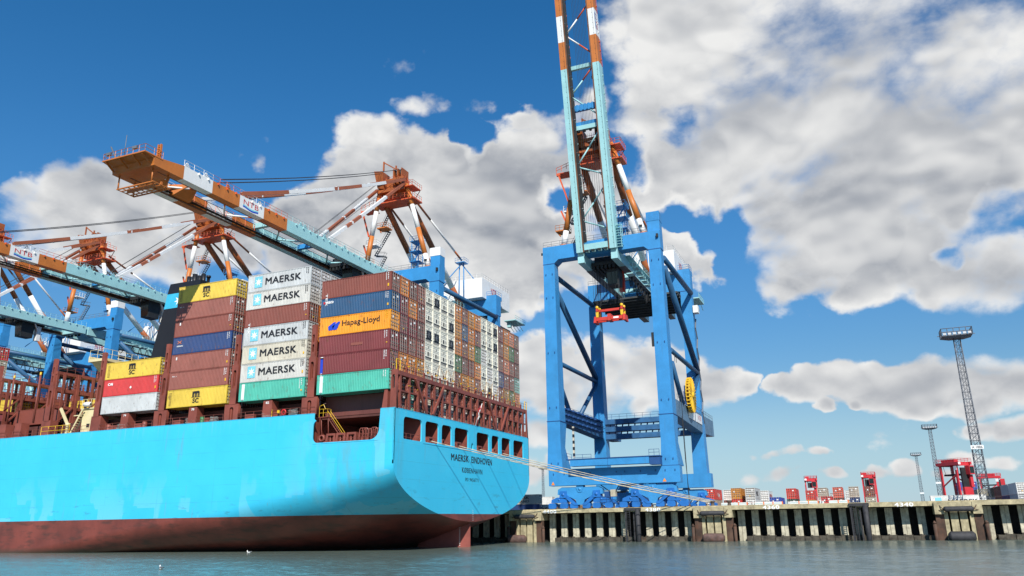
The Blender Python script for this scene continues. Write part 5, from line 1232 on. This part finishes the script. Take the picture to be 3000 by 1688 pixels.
    m.bx(-4.1, 3.2, 68.1, 68.3, -2.2, -2.05); m.bx(-4.1, 3.2, 65.1, 65.3, -2.2, -2.05)
    for i in range(8): m.bx(-4.1+i*1.03, -3.95+i*1.03, 65.3, 68.1, -2.18, -2.1)
    for i in range(3): m.bx(-4.1, 3.2, 65.7+i*.8, 65.95+i*.8, -2.16, -2.1)
    m.bx(-3.8, 3.0, 66.4, 66.7, -2.1, -1.5)
    for sx_ in (3.1, 3.6): m.bx(sx_-.1, sx_+.1, 67.8, 68.1, GT+.18, GT+2.5)
    for k in range(6): m.bx(3.1, 3.6, 67.85, 68.05, GT+.5+k*.32, GT+.6+k*.32)
    B(m, 'boom_tip_platform', ORNG)
    m = BM(); m.tube((-3.0, 69.6, GT+.2), (-4.3, 70, GT+2.8), .10, 6); m.tube((-.8, 70.4, GT+.2), (-.8, 70.4, GT+3.8), .05, 6); m.beam((-2.4, 70.5, GT+.2), (-3.2, 69.3, GT+1.4), .2, .2)
    for x in (-4.0, 1.2): m.bx(x, x+.9, 70.6, 70.9, GT+.9, GT+1.3)
    B(m, 'boom_tip_lamp', STEEL)
    for s, mi in ((33.5, 0), (34.8, 0), (21, 0), (27.5, 0), (45.9, 2), (47.6, 2), (58.3, 2), (62.2, 2), (53.5, 1)):     # brackets on top of the boom
        m = BM(); m.beam((3.4, s, GH), (3.4, s+.4, GH+.95), .14, .14); m.beam((3.4, s+1.0, GH), (3.4, s+.5, GH+.95), .12, .12); m.bx(3.2, 3.6, s, s+.9, GH, GH+.4)
        B(m, 'boom_bracket', [CYAN, ORNG, WHITE][mi])
    # lettering on the right girder's white band, with the wave emblem below
    def blet(body, s_left, w, z, h, mt):
        src = text_mesh(body, -.004, 1.0); key = ('m', body, mt.name); me = _txt.get(key)
        if me is None: me = src.copy(); me.materials.append(mt); _txt[key] = me
        ob = bpy.data.objects.new('lettering', me); COL.objects.link(ob); ob.parent = c
        o = bxf(Vector((3.87, s_left, z))); ax = (bxf(Vector((3.87, s_left-1, z)))-o)*w; ay = (bxf(Vector((3.87, s_left, z+1)))-o)*h; az = ax.cross(ay).normalized(); o = o-Vector(org)
        ob.matrix_local = Matrix(((ax.x, ay.x, az.x, o.x), (ax.y, ay.y, az.y, o.y), (ax.z, ay.z, az.z, o.z), (0, 0, 0, 1)))
    blet('NTB', 50.6, 3.6, .86, .88, INKR)
    for (z, h_, mt) in ((.50, .20, LBLUE), (.24, .22, INKB)):
        m = BM(); n_ = 12
        for i in range(n_):
            s0, s1 = 50.7-i*3.7/n_, 50.7-(i+1)*3.7/n_; w0 = +.13*math.cos(i/n_*2*math.pi*.9); w1 = +.13*math.cos((i+1)/n_*2*math.pi*.9)
            m.add([(3.87, s0, z+w0), (3.87, s1, z+w1), (3.87, s1, z+w1+h_), (3.87, s0, z+w0+h_)], [(0, 1, 2, 3)])
        B(m, 'wave_emblem', mt)
    # ---- stays from the apex
    if boom_deg == 0:
        def stay(x, z0, s, mx, cuts, rr_, wid=.6, inner=False):
            p = Vector((x, 143.8, z0+U)); q = Vector((x*1.02, HY-s, HZ+GH+.4)); m = P(); t0 = 0
            pts = lambda t: p.lerp(q, t)-Vector((0, 0, 1.4 if not inner else .35))*4*t*(1-t)*.5
            for (t1, mi) in cuts:
                k = 3
                for i in range(k): m.beam(pts(t0+(t1-t0)*i/k), pts(t0+(t1-t0)*(i+1)/k), wid, wid*1.1, mi)
                t0 = t1
            for t in (.28, .5, .73): a = pts(t); m.bx(a.x-.3, a.x+.3, a.y-.3, a.y+.3, a.z-.28, a.z+.31, 1)
            B(m, 'forestay', [mat('stay_brown', (.36, .11, .05), .5), WHITE])
        stay(3.6, 80.4, 51.0, 0, [(.16, 0), (.34, 1), (.52, 0), (.78, 1), (1, 0)], 0)
        stay(-3.8, 80.9, 52.0, 0, [(.10, 0), (.33, 1), (.50, 0), (.62, 1), (.82, 0), (1, 1)], 0)
        stay(3.4, 79.5, 26.8, 0, [(.28, 0), (.62, 1), (.80, 0), (1, 1)], 0, .56, True)
        stay(-3.8, 79.0, 24.5, 0, [(.16, 0), (.36, 1), (.72, 0), (1, 1)], 0, .56, True)
        m = P()
        for (x, s) in ((3.0, 55), (2.5, 55), (-2.9, 56), (-2.3, 56)):
            a, b = Vector((x, 143.6, 83+U)), Vector((x, HY-s, HZ+GH+1.5))
            pts = [a.lerp(b, i/6)-Vector((0, 0, 2.4*(i/6)*(1-i/6))) for i in range(7)]; m.path(pts, .05, 4)
        for (x, s) in ((2.9, 28), (-3.2, 27), (-2.8, 27)): m.tube((x, 143.6, 81+U), (x, HY-s, HZ+GH+.5), .045, 4)
        B(m, 'hoist_rope', ROPE)
    else:
        for sx in (-3.4, 3.4):
            m = P(); p = Vector((sx, 143.8, 80)); q = bxf(Vector((sx, 26, 2.4)))-Vector((Xc, 0, 0)); mid = Vector((sx, 146.4, 70))
            m.beam(p, mid, .45, .5, 0); m.beam(mid, q.lerp(mid, .4), .45, .5, 1); B(m, 'forestay', [BRNG, WHITE])
    # ---- landside girders, trolley, cab, machinery house
    for (x0, x1) in ((-4.5, -3.15), (2.5, 3.85)):
        m = P(); m.bx(x0, x1, 144.2, 199, 53.9, 56.1); m.bx(x0-.05, x1+.05, 150, 199, 53.8, 53.9, 1); B(m, 'trolley_girder', [CYAN, STEEL])
    m = P()
    for y in (150, 162, 174, 186, 198): m.bx(-3.15, 2.5, y, y+.7, 55.2, 56.1)
    m.rail([(3.95, 148, 56.1), (3.95, 198, 56.1)], 1.05, .035, 1.8); m.bx(3.85, 4.9, 150, 172, 55.95, 56.1); m.rail([(4.9, 150, 56.1), (4.9, 172, 56.1)], 1.05, .035, 1.8)
    for i in range(6): m.bx(4.3, 5.5, 151+i*2.5, 153+i*2.5, 54.6-i*.25, 54.75-i*.25)
    m.rail([(5.5, 150, 54.4), (5.5, 166, 52.6)], 1.0, .04, 1.4); m.bx(4.2, 5.6, 149, 151, 51.8, 52.0); m.rail([(5.6, 148.9, 52.0), (5.6, 151, 52)], 2.2, .06, 1.0)
    B(m, 'girder_walkway', CYAN)
    m = P(); m.bx(-10, 10, 171.5, 190, 53.0, 53.4); 
    for i in range(8): m.bx(-10, 10, 172+i*2.3, 172.3+i*2.3, 52.5, 53.0)
    B(m, 'house_floor', FLOOR)
    m = P(); m.bx(-8.8, 9.6, 173.0, 190.5, 58.75, 63.9); m.rail([(-8.8, 173.1, 63.9), (9.5, 173.1, 63.9), (9.5, 190.4, 63.9)], 1.1, .045, 1.5); m.bx(9.6, 9.75, 184, 185.2, 59, 61.2)
    B(m, 'machinery_house', WHITE)
    m = P(); m.bx(9.62, 9.66, 178.6, 181.6, 59.6, 60.1); B(m, 'house_emblem', INKB); letter('NTB', (Xc+9.63, 178.4, 60.5), 3.2, 2.0, AFT, INKR, c, org, .01, 1.0, 'house_lettering')
    m = P(); m.bx(9.4, 12.4, 175.5, 179, 58.6, 59.6); m.rail([(9.6, 175.6, 59.6), (12.3, 175.6, 59.6), (12.3, 179, 59.6)], 1.1, .045, 1.2); B(m, 'house_landing', BLUE)
    m = P(); m.bx(8.6, 11.9, 189, 196, 56.0, 56.25); m.rail([(11.9, 189, 56.25), (11.9, 196, 56.25)], 1.1, .05, 1.2); m.bx(9, 10, 190, 191, 54.5, 56)
    for i in range(4): m.tube((9+i*.9, 190, 56), (9+i*.9, 195, 54.2), .08, 5)
    B(m, 'rear_platform', CYAN)
    ty = 151.0 if near else 128.0
    m = P(); m.bx(-3.0, 2.4, ty-2.5, ty+5.5, 54.3, 55.0); m.bx(-2.6, 2.0, ty-1.5, ty+4.5, 55.0, 56.4)
    for i in range(6): m.bx(-2.8+i*.85, -2.3+i*.85, ty-2.4, ty+5, 53.6, 54.3)
    for x in (-2.4, -1.2, .2, 1.4): m.lathe((x, ty+1.5, 54.0), 'x', [(0, 0), (0, .5), (.3, .5), (.3, 0)], 12)
    tr_ = B(m, 'trolley', DARK)
    m = P(); cy = ty-1.0; 
    m.hexa([(-.1, cy, 50.2), (2.2, cy, 50.2), (2.2, cy+3, 50.2), (-.1, cy+3, 50.2)], [(-.25, cy-.3, 53.2), (2.35, cy-.3, 53.2), (2.35, cy+3.1, 53.2), (-.25, cy+3.1, 53.2)]); m.bx(-.2, 2.3, cy-.3, cy+3.1, 53.2, 54.3)
    cb = B(m, 'operator_cab', DARK, tr_)
    m = P(); m.hexa([(.0, cy-.03, 50.5), (2.1, cy-.03, 50.5), (2.1, cy, 50.5), (.0, cy, 50.5)], [(-.15, cy-.33, 52.9), (2.25, cy-.33, 52.9), (2.25, cy-.27, 52.9), (-.15, cy-.27, 52.9)]); B(m, 'cab_window', GLASS, tr_)
    m = P(); m.bx(1.2, 2.3, ty+3, ty+4, 49.8, 53.5); m.beam((2.4, ty+2, 54), (1.9, ty+5, 50), .3, .3); B(m, 'trolley_fitting', SPRD if near else WHITE, tr_)
    if near:
        m = P()
        for x in (-2.9, -2.4, -1.7, -1.1, -.4):
            for y in (148.8, 150.0, 152.2): m.tube((x, y, 54), (x*1.0, y, 46.6), .035, 4, cap=False)
        for x in (.8, 1.6, 2.2):
            for y in (149.4, 151.6): m.tube((x, y, 54), (x, y, 46.6), .03, 4, cap=False)
        B(m, 'hoist_rope', ROPE)
    m = P()       # festoon loops below the right girder
    for i in range(12):
        y0 = 154.5+i*2.6; n_ = 8; d = 2.6+.5*((i*7) % 3)-(.12*i)
        for dx in (0, .12, .25):
            pts = [(3.2+dx, y0+2.3*t/n_, 53.6-d*(1-(2*t/n_-1)**2)) for t in range(n_+1)]; m.path(pts, .05, 4)
    B(m, 'festoon_cable', DARK)
    if near:
        m = P(); cx_ = 12.75
        m.lathe((cx_, 160.5, 27.9), 'x', [(0, 0), (0, 3.55), (.12, 3.55), (.12, 3.2), (.12, 0)], 40)
        m.lathe((cx_+.65, 160.5, 27.9), 'x', [(.12, 0), (.12, 3.55), (0, 3.55), (0, .6)], 40)
        for i in range(30): a = i*2*math.pi/30; m.beam((cx_+.72, 160.5, 27.9), (cx_+.82, 160.5+3.5*math.cos(a), 27.9+3.5*math.sin(a)), .09, .12); m.bx(cx_+.05, cx_+.8, 160.5+3.5*math.cos(a)-.1, 160.5+3.5*math.cos(a)+.1, 27.9+3.5*math.sin(a)-.1, 27.9+3.5*math.sin(a)+.1)
        m.lathe((cx_+.6, 160.5, 27.9), 'x', [(0, .7), (.5, .55), (.5, 0)], 14)
        B(m, 'cable_reel', YEL)
        m = P(); m.bx(12.42, 12.75, 157.5, 158.6, 25.7, 29.5); m.rail([(12.5, 156, 25.7), (12.5, 158, 25.7)], 2.4, .05, .8); B(m, 'reel_bracket', NAVY)
        for (y0, y1) in ((160.0, 167.0), (168.3, 175.0)):
            m = P(); m.bx(12.44, 12.52, y0, y1, 23.4, 25.2); B(m, 'signboard', WHITE)
        letter('NTB', (Xc+12.53, 170.3, 24.0), 3.4, 1.0, AFT, INKR, c, org, -.004, 1.0, 'lettering')
        m = P()
        for i in range(10): m.bx(-9.0, -8.65, 149.8, 150.15, 15.6+i*.62, 15.91+i*.62, i % 2); m.bx(-9.0, -8.65, 149.8, 150.15, 15.91+i*.62, 16.22+i*.62, (i+1) % 2)
        B(m, 'striped_post', [CM['cream'], BLACK])
        m = P()
        for z0 in range(7): m.tube((13.1, 150.4, 6+z0*3), (13.1, 150.4, 9+z0*3), .06, 5)
        m.path([(13.0, 150.2, 22.5), (13.05, 150.2, 14), (13.3, 150.3, 6.3)], .05, 5); m.rail([(12.6, 149.5, 33.0), (12.6, 151, 33.0)], 2.0, .05, .8); m.bx(9.3, 9.8, 145.2, 145.7, 35.5, 38.2); B(m, 'power_cable', DARK)
        m = P()
        for z0 in range(10): m.beam((12.55, 176.4 if z0 % 2 else 177.9, 24+z0*2.4), (12.55, 177.9 if z0 % 2 else 176.4, 26.4+z0*2.4), .25, .1)
        B(m, 'rear_leg_stair', STEEL)
        m = P(); m.bx(12.5, 13.6, 175.3, 177.2, 48.9, 50.6); B(m, 'signal_lamp', WHITE)
    return c
crA = make_crane(-42.15, 81.6, 'blue gantry crane with its orange and white boom raised high, alone right of the ship', near=True)
crB = make_crane(-91.5, 0, 'blue crane with boom lowered across the middle of the ship, just behind the stern stack', toptower=WHITE)
for Xn, lab in ((-147.4, 'blue crane whose lettered boom passes left of the black funnel'), (-190.3, 'blue crane at the far left with its pale boom low behind the lashing frames')):
    q = copy_tree(crB); q.location = (Xn, 160.0, DECK); q['label'] = lab
crE = make_crane(-236.0, 0, 'partly hidden crane at the left edge, its grey platformed apex tallest', apex_up=11.0)

# the red spreader hanging under the near crane
sp_ = thing('container_spreader', (-42.15, 150.6, 42.6), 'red lifting spreader with yellow fittings hanging inside the raised-boom crane', 'spreader')
m = MB(); m.bx(-3.25, 3.25, -.9, -.45, .25, .95); m.bx(-3.25, 3.25, .45, .9, .25, .95); m.bx(-.45, .25, -1.0, 1.0, .1, 1.5)
for sx in (-1, 1): m.hexa([(sx*3.1-.25, -1.25, -.15), (sx*3.1+.25, -1.25, -.15), (sx*3.1+.25, 1.25, -.15), (sx*3.1-.25, 1.25, -.15)], [(sx*3.0-.2, -1.1, 1.15), (sx*3.0+.2, -1.1, 1.15), (sx*3.0+.2, 1.1, 1.15), (sx*3.0-.2, 1.1, 1.15)])
m.build('spreader_frame', SPRD, sp_)
m = MB(); m.bx(-2.8, 2.8, -.25, .25, 2.3, 2.75); m.bx(-2.8, -2.4, -1.1, 1.1, 2.2, 2.8); m.bx(2.4, 2.8, -1.1, 1.1, 2.2, 2.8); m.build('head_block', SPRD, sp_)
m = MB()
for sx in (-1, 1):
    for sy in (-1, 1): m.prism([(sx*2.6-.25, 1.0), (sx*2.6+.25, 1.0), (sx*2.6+.3, 2.1), (sx*2.6, 2.3), (sx*2.6-.3, 2.1)], 'y', sy*.85-.12, sy*.85+.12); m.lathe((sx*2.6, sy*.85-.15, 3.1), 'y', [(0, 0), (0, .32), (.3, .32), (.3, 0)], 14)
m.build('sheave_block', YEL, sp_)
m = MB(); m.bx(.75, 1.85, -.93, -.905, .45, .8); m.build('maker_plate', INKW, sp_)
m = MB()
for sx in (-1, 1):
    for sy in (-1, 1): m.tube((sx*2.6, sy*.85, 3.5), (sx*2.2, sy*.85, 11.6), .04, 5); m.tube((sx*2.4, sy*.85, 3.5), (sx*2.0, sy*.85, 11.6), .04, 5)
m.build('lifting_rope', ROPE, sp_)

# ================================================================== terminal yard
YG = 'containers stacked in the yard'
def yard(x, y, tiers, words, rz=-90, letters=None):
    # rz -90: the door end faces the water (-Y); x is the left edge of that end
    for k, c in enumerate(tiers):
        lv = 'top of' if k == len(tiers)-1 else 'bottom of' if k == 0 else 'middle of'
        o = container(c, (x, y, DECK+.02+k*2.75), '%s container, %s the yard stack %s' % (c, lv, words) if len(tiers) > 1 else '%s container alone on the ground %s' % (c, words), 'dry', True, YG, R(rz), (1, 1, .955))
        if letters and k == len(tiers)-1:
            for (body, lx, w_, z_, h_, mt) in letters: letter(body, (lx, CW+.004-.0, z_), w_, h_, ((-1, 0, 0), (0, 0, 1)), mt, o, (0, 0, 0), .02)
    return o
yard(-37.1, 214.4, ['rusty white', 'bright red'], 'beside the crane legs', letters=[('Kalp', -5.0, 3.4, .6, 1.3, INKW)])
yard(-34.2, 226, ['brown', 'white'], 'peeping between the two red ones', letters=[('MAERSK', -2, 8.0, .7, 1.2, INK)])
yard(-35.1, 233.9, ['salmon', 'bright red'], 'just left of the mustard one')
yard(-30.4, 214.2, ['bright red', 'mustard'], 'left of the white pair')
yard(-26.9, 214.4, ['white', 'pale grey'], 'right of the mustard one', letters=[('MSC', -2.5, 4.5, .8, 1.2, INK)])
yard(-26.3, 241.3, ['white', 'white'], 'behind the blue one', letters=[('HSDG', -3.0, 7, .8, 1.1, INKR)])
yard(-20.0, 204.2, ['strong blue'], 'among the barrier blocks')
yard(-18.0, 228.9, ['dark green', 'bright red'], 'with dark green below')
yard(-14.4, 250.8, ['yellow', 'bright red'], 'with yellow below, by the straddle carrier')
yard(-10.2, 230.3, ['white', 'rusty white'], 'right of the first straddle carrier')
yard(-8.9, 285.4, ['grey', 'grey'], 'small and far behind')
yard(-6.3, 228.7, ['brown', 'coral'], 'in the middle of the yard')
yard(-3.9, 260.0, ['beige', 'white'], 'half hidden behind the coral one')
yard(-2.4, 228.0, ['navy', 'rusty white'], 'with navy below')
yard(1.4, 228.4, ['beige', 'brown'], 'in front of the second straddle carrier')
yard(-8.6, 209, ['red'], 'behind the white barrier blocks')
yard(-84.6, 216.3, ['navy', 'cream'], 'showing right of the ship stern', rz=0, letters=None)
yard(-90.2, 242.0, ['grey', 'white'], 'behind the crane bogies', rz=0)
yard(-88.0, 251.1, ['tan', 'rusty white'], 'with rust, left of the bogies')
o = yard(-80.4, 223.0, ['pale grey'], 'left of the first distance number', rz=0); letter('MAERSK', (-11.0, -.02, .7), 8.6, 1.2, FRONT, INK, o, (0, 0, 0), .02)
for o in bpy.data.objects:
    if o.get('label') == 'cream container, top of the yard stack showing right of the ship stern':
        letter('MAERSK', (-8.6, -.02, 1.5), 5.5, .8, FRONT, INK, o, (0, 0, 0), .02); letter('SEALAND', (-8.6, -.02, .5), 5.5, .7, FRONT, INK, o, (0, 0, 0), .0); side_box(o, -10.9, -9.6, .6, 2.2, LBLUE, 'logo_square')
o = yard(28.6, 229.0, ['white'], 'behind the lattice mast bases', rz=0); letter('MAERSK', (-8.4, -.02, .8), 6.6, 1.0, FRONT, INK, o, (0, 0, 0), .02); side_box(o, -11.2, -9.8, .6, 2.3, LBLUE, 'logo_square')
yard(33.5, 284.3, ['beige', 'beige'], 'between the big straddle carrier and the long stack'); yard(36.1, 284.3, ['beige', 'beige'], 'second beige pair from the straddle carrier'); yard(38.7, 284.3, ['grey', 'beige'], 'next to the pale far pair')
yard(43.8, 336.7, ['white', 'white'], 'far off beside the right straddle carrier')
for j, (cb_, ct) in enumerate((('grey', 'white'), ('navy', 'grey'), ('dark brown', 'dark brown'), ('grey', 'dark green'))):
    yard(35.9, 232.1+j*12.6, [cb_, ct], 'in the long right-edge block, %s row' % ORD[j+1])
yard(38.5, 232.1, ['grey', 'grey'], 'at the right edge, second column'); yard(41.1, 232.1, ['grey', 'white'], 'at the right edge, third column')
o = yard(30.2, 299.4, ['grey', 'grey', 'strong blue'], 'far behind the lattice mast'); yard(33.0, 299.4, ['grey', 'grey', 'strong blue'], 'far right of the lattice mast')
yard(49.0, 310, ['white', 'white'], 'under the rightmost straddle carrier')

# ---- straddle carriers
def straddle(x, y, rz, label, h=13.6, first=[]):
    if first and h == 13.6:
        o = copy_tree(first[0]); o.location = (x, y, DECK); o['label'] = label
    else:
        o = thing('straddle_carrier', (x, y, DECK), label, 'straddle carrier', 'red straddle carriers in the yard')
        for sx in (-1, 1):
            for sy in (-1, 1):
                m = MB(); m.bx(sx*2.15-.22, sx*2.15+.22, sy*3.0-.35, sy*3.0+.35, 1.6, h-1.4); m.build('leg', STRAD, o)
                for dy in (-.85, .85):
                    m = MB(); m.lathe((sx*2.15-.3, sy*3.0+dy, .75), 'x', [(0, 0), (0, .5), (0, .75), (.6, .75), (.6, 0)], 16); m.build('wheel', DARK, o)
            m = MB(); m.bx(sx*2.15-.3, sx*2.15+.3, -5.2, 5.2, 1.2, 2.1); m.build('sill_beam', STRAD, o)
            m = MB(); m.bx(sx*2.15-.3, sx*2.15+.3, -4.4, 4.4, h-1.4, h-.5); m.build('top_beam', STRAD, o)
        m = MB()
        for y0 in (-3.4, 3.4): m.bx(-2.4, 2.4, y0-.4, y0+.4, h-1.6, h-.5)
        m.bx(-1.2, 2.2, -2.2, 2.2, h-.9, h-.4); m.bx(-2.0, -.6, -2.5, 2.5, h-.5, h+.35); m.rail([(-2.4, -4.4, h-.5), (2.4, -4.4, h-.5), (2.4, 4.4, h-.5), (-2.4, 4.4, h-.5), (-2.4, -4.4, h-.5)], 1.0, .05, 1.2)
        m.build('top_frame', STRAD, o)
        m = MB(); m.bx(.2, 1.9, -5.5, -3.9, h-4.2, h-1.7); m.build('driver_cab', STRAD, o)
        m = MB(); m.bx(.3, 1.8, -5.53, -5.5, h-3.9, h-2.0); m.bx(1.9, 1.93, -5.3, -4.1, h-3.8, h-2.1); m.build('cab_window', GLASS, o)
        m = MB(); m.bx(-1.2, 1.2, -3.0, 3.0, h-4.4, h-3.9)
        for sx in (-1, 1):
            for sy in (-1, 1): m.tube((sx*1.0, sy*2.5, h-3.9), (sx*1.3, sy*2.8, h-1.5), .06, 5)
        m.build('spreader', DARK, o)
        m = MB(); m.bx(-2.43, -2.38, -3.45, -2.4, h-2.9, h-1.7); m.bx(-2.4, -1.6, -4.42, -4.38, h-1.3, h-.6); m.build('white_panel', INKW, o)
        m = MB(); m.bx(-1.5, 1.5, -4.3, -3.5, 1.6, 5.8); m.bx(.9, 1.9, -4.6, -3.4, 5.8, h-4.3); m.build('power_unit', STRAD, o)
        m = MB(); m.bx(-1.4, .8, -4.0, -3.5, 5.8, h-2.2); m.build('stair_frame', DARK, o)
        m = MB(); m.beam((-2.15, -3, h-4), (-2.15, 3, h-7.5), .3, .3); m.beam((2.15, 3, h-4), (2.15, -3, h-7.5), .3, .3); m.build('side_brace', STRAD, o)
        if h == 13.6: first.append(o)
    o.rotation_euler.z = rz; return o
straddle(-17.7, 353, R(4), 'red straddle carrier behind the bright red stacks, smallest on the left')
straddle(4.1, 338, R(-3), 'red straddle carrier straddling the brown container mid-yard')
straddle(27.2, 274, R(38), 'big red straddle carrier beside the tallest lattice mast')
straddle(50.0, 383, R(80), 'red straddle carrier far right seen broadside above grey stacks')
m = MB(); 
for i, (x, y) in enumerate(((-15.9, 351), )): m.bx(-1.2, 1.2, -6, 6, 0, 2.6)
cbn = m.build('shipping_container', CM['grey'], None, (0, 0, 0), (-17.7, 352, DECK+6.6)); tag(cbn, 'dark grey container held high inside the leftmost straddle carrier', 'container', YG)

# ---- lattice light masts
def lattice_mast(x, y, h, label, sign=None, first=[]):
    if first and not sign:
        o = copy_tree(first[0]); o.location = (x, y, DECK); o['label'] = label
        return o
    o = thing('light_mast', (x, y, DECK), label, 'light mast', 'lattice floodlight masts')
    m = MB(); w0, w1 = 1.08, .70; n = 24
    def c4(t): 
        w_ = w0+(w1-w0)*t; z = h*t; return [(-w_, -w_, z), (w_, -w_, z), (w_, w_, z), (-w_, w_, z)]
    for i in range(4): m.tube(c4(0)[i], c4(1)[i], .085, 6)
    for k in range(n):
        a, b = c4(k/n), c4((k+1)/n)
        for i in range(4):
            j = (i+1) % 4; m.tube(a[i], b[j], .038, 4, cap=False); m.tube(a[j], b[i], .038, 4, cap=False); m.tube(b[i], b[j], .05, 4, cap=False)
    m.tube((-.3, 0, 0), (-.3, 0, h), .05, 5); m.tube((.3, 0, 0), (.3, 0, h), .05, 5)
    m.build('lattice_tower', LATT, o)
    m = MB(); m.hexa([(-1.6, -1.6, h), (1.6, -1.6, h), (1.6, 1.6, h), (-1.6, 1.6, h)], [(-3.4, -2.2, h+.5), (3.4, -2.2, h+.5), (3.4, 2.2, h+.5), (-3.4, 2.2, h+.5)])
    m.rail([(-3.4, -2.2, h+.5), (3.4, -2.2, h+.5), (3.4, 2.2, h+.5), (-3.4, 2.2, h+.5), (-3.4, -2.2, h+.5)], 1.9, .09, 1.3); m.bx(-4.2, 4.2, -.1, .1, h+.9, h+1.05)
    m.build('lamp_platform', LATT, o)
    m = MB()
    for i in range(6):
        for sy in (-1, 1): m.hexa([(-3.1+i*1.1, sy*2.35-.2, h+.7), (-2.4+i*1.1, sy*2.35-.2, h+.7), (-2.4+i*1.1, sy*2.35+.2, h+.7), (-3.1+i*1.1, sy*2.35+.2, h+.7)], [(-3.1+i*1.1, sy*2.2-.2, h+1.25), (-2.4+i*1.1, sy*2.2-.2, h+1.25), (-2.4+i*1.1, sy*2.2+.2, h+1.25), (-3.1+i*1.1, sy*2.2+.2, h+1.25)])
    m.build('floodlight', mat('floodlight_grey', (.35, .36, .37), .4), o)
    m = MB(); m.bx(-1.35, 1.35, -1.4, -1.36, 13.0, 13.9); sg = m.build('number_board', INKW, o)
    if sign: letter(sign, (-1.1, -1.41, 13.15), 2.2, .6, FRONT, INK, sg, (0, 0, 0), .02)
    else: first.append(o)
    return o
lattice_mast(27.3, 219.5, 40.2, 'tallest grey lattice floodlight mast at the right, beside the big straddle carrier', 'A 1006')
lattice_mast(37.5, 458, 40.2, 'middle-sized lattice floodlight mast left of the big straddle carrier')
lattice_mast(42.5, 665, 40.2, 'shortest-looking lattice floodlight mast of the three at the right')
lattice_mast(-245.5, 638, 40.2, 'distant lattice floodlight mast between the ship stern and the blue crane')

# pale blue lattice booms of a faraway crane seen left through the frames
fc = thing('distant_crane', (-262, 190, DECK), 'pale turquoise truss boom of a distant crane through gaps at far left', 'crane')
m = MB()
for (z0, z1) in ((50.5, 55.5),):
    for y in (186, 192):
        m.tube((-290, y, z0), (-236, y, z0), .35, 6); m.tube((-290, y, z1), (-236, y, z1), .35, 6)
        for i in range(13): x = -290+i*4.2; m.tube((x, y, z0), (x+2.1, y, z1), .22, 5); m.tube((x+2.1, y, z1), (x+4.2, y, z0), .22, 5)
m.build('truss_boom', CYAN, fc, (-262, 190, DECK))
m = MB()
for x in (-282, -244): m.bx(x-1.2, x+1.2, 187.5, 190.5, DECK, 50.3)
m.build('support_leg', BLUE, fc, (-262, 190, DECK))
# gulls on the water
def gull(x, y, rz, label):
    o = thing('gull', (x, y, .02), label, 'gull', 'gulls floating on the harbour water')
    m = MB(); n = 8
    m.lathe((0, 0, .07), 'x', [(-.24, .0), (-.2, .03), (-.1, .085), (.02, .10), (.12, .085), (.18, .05), (.2, .045)], 10); m.lathe((.19, 0, .2), 'z', [(-.12, .05), (-.03, .045), (.02, .052), (.06, .04), (.085, 0)], 8)
    bd = m.build('body', WHITE, o)
    m = MB(); m.hexa([(-.3, -.11, .10), (.08, -.11, .10), (.08, -.07, .13), (-.3, -.03, .13)], [(-.34, -.09, .13), (.06, -.10, .15), (.06, -.05, .17), (-.34, -.03, .16)]); m.hexa([(-.3, .03, .13), (.08, .07, .13), (.08, .11, .10), (-.3, .11, .10)], [(-.34, .03, .16), (.06, .05, .17), (.06, .10, .15), (-.34, .09, .13)]); m.build('wings', STEEL, o)
    m = MB(); m.tube((.235, 0, .21), (.31, 0, .195), .014, 5, .004); m.build('beak', YTAG, o)
    o.rotation_euler.z = rz; o.scale = (1.3, 1.3, 1.3)
gull(-81.3, 93.4, R(200), 'white gull floating close under the ship hull'); gull(-60.6, 57.9, R(160), 'white gull floating nearest to us on open water')
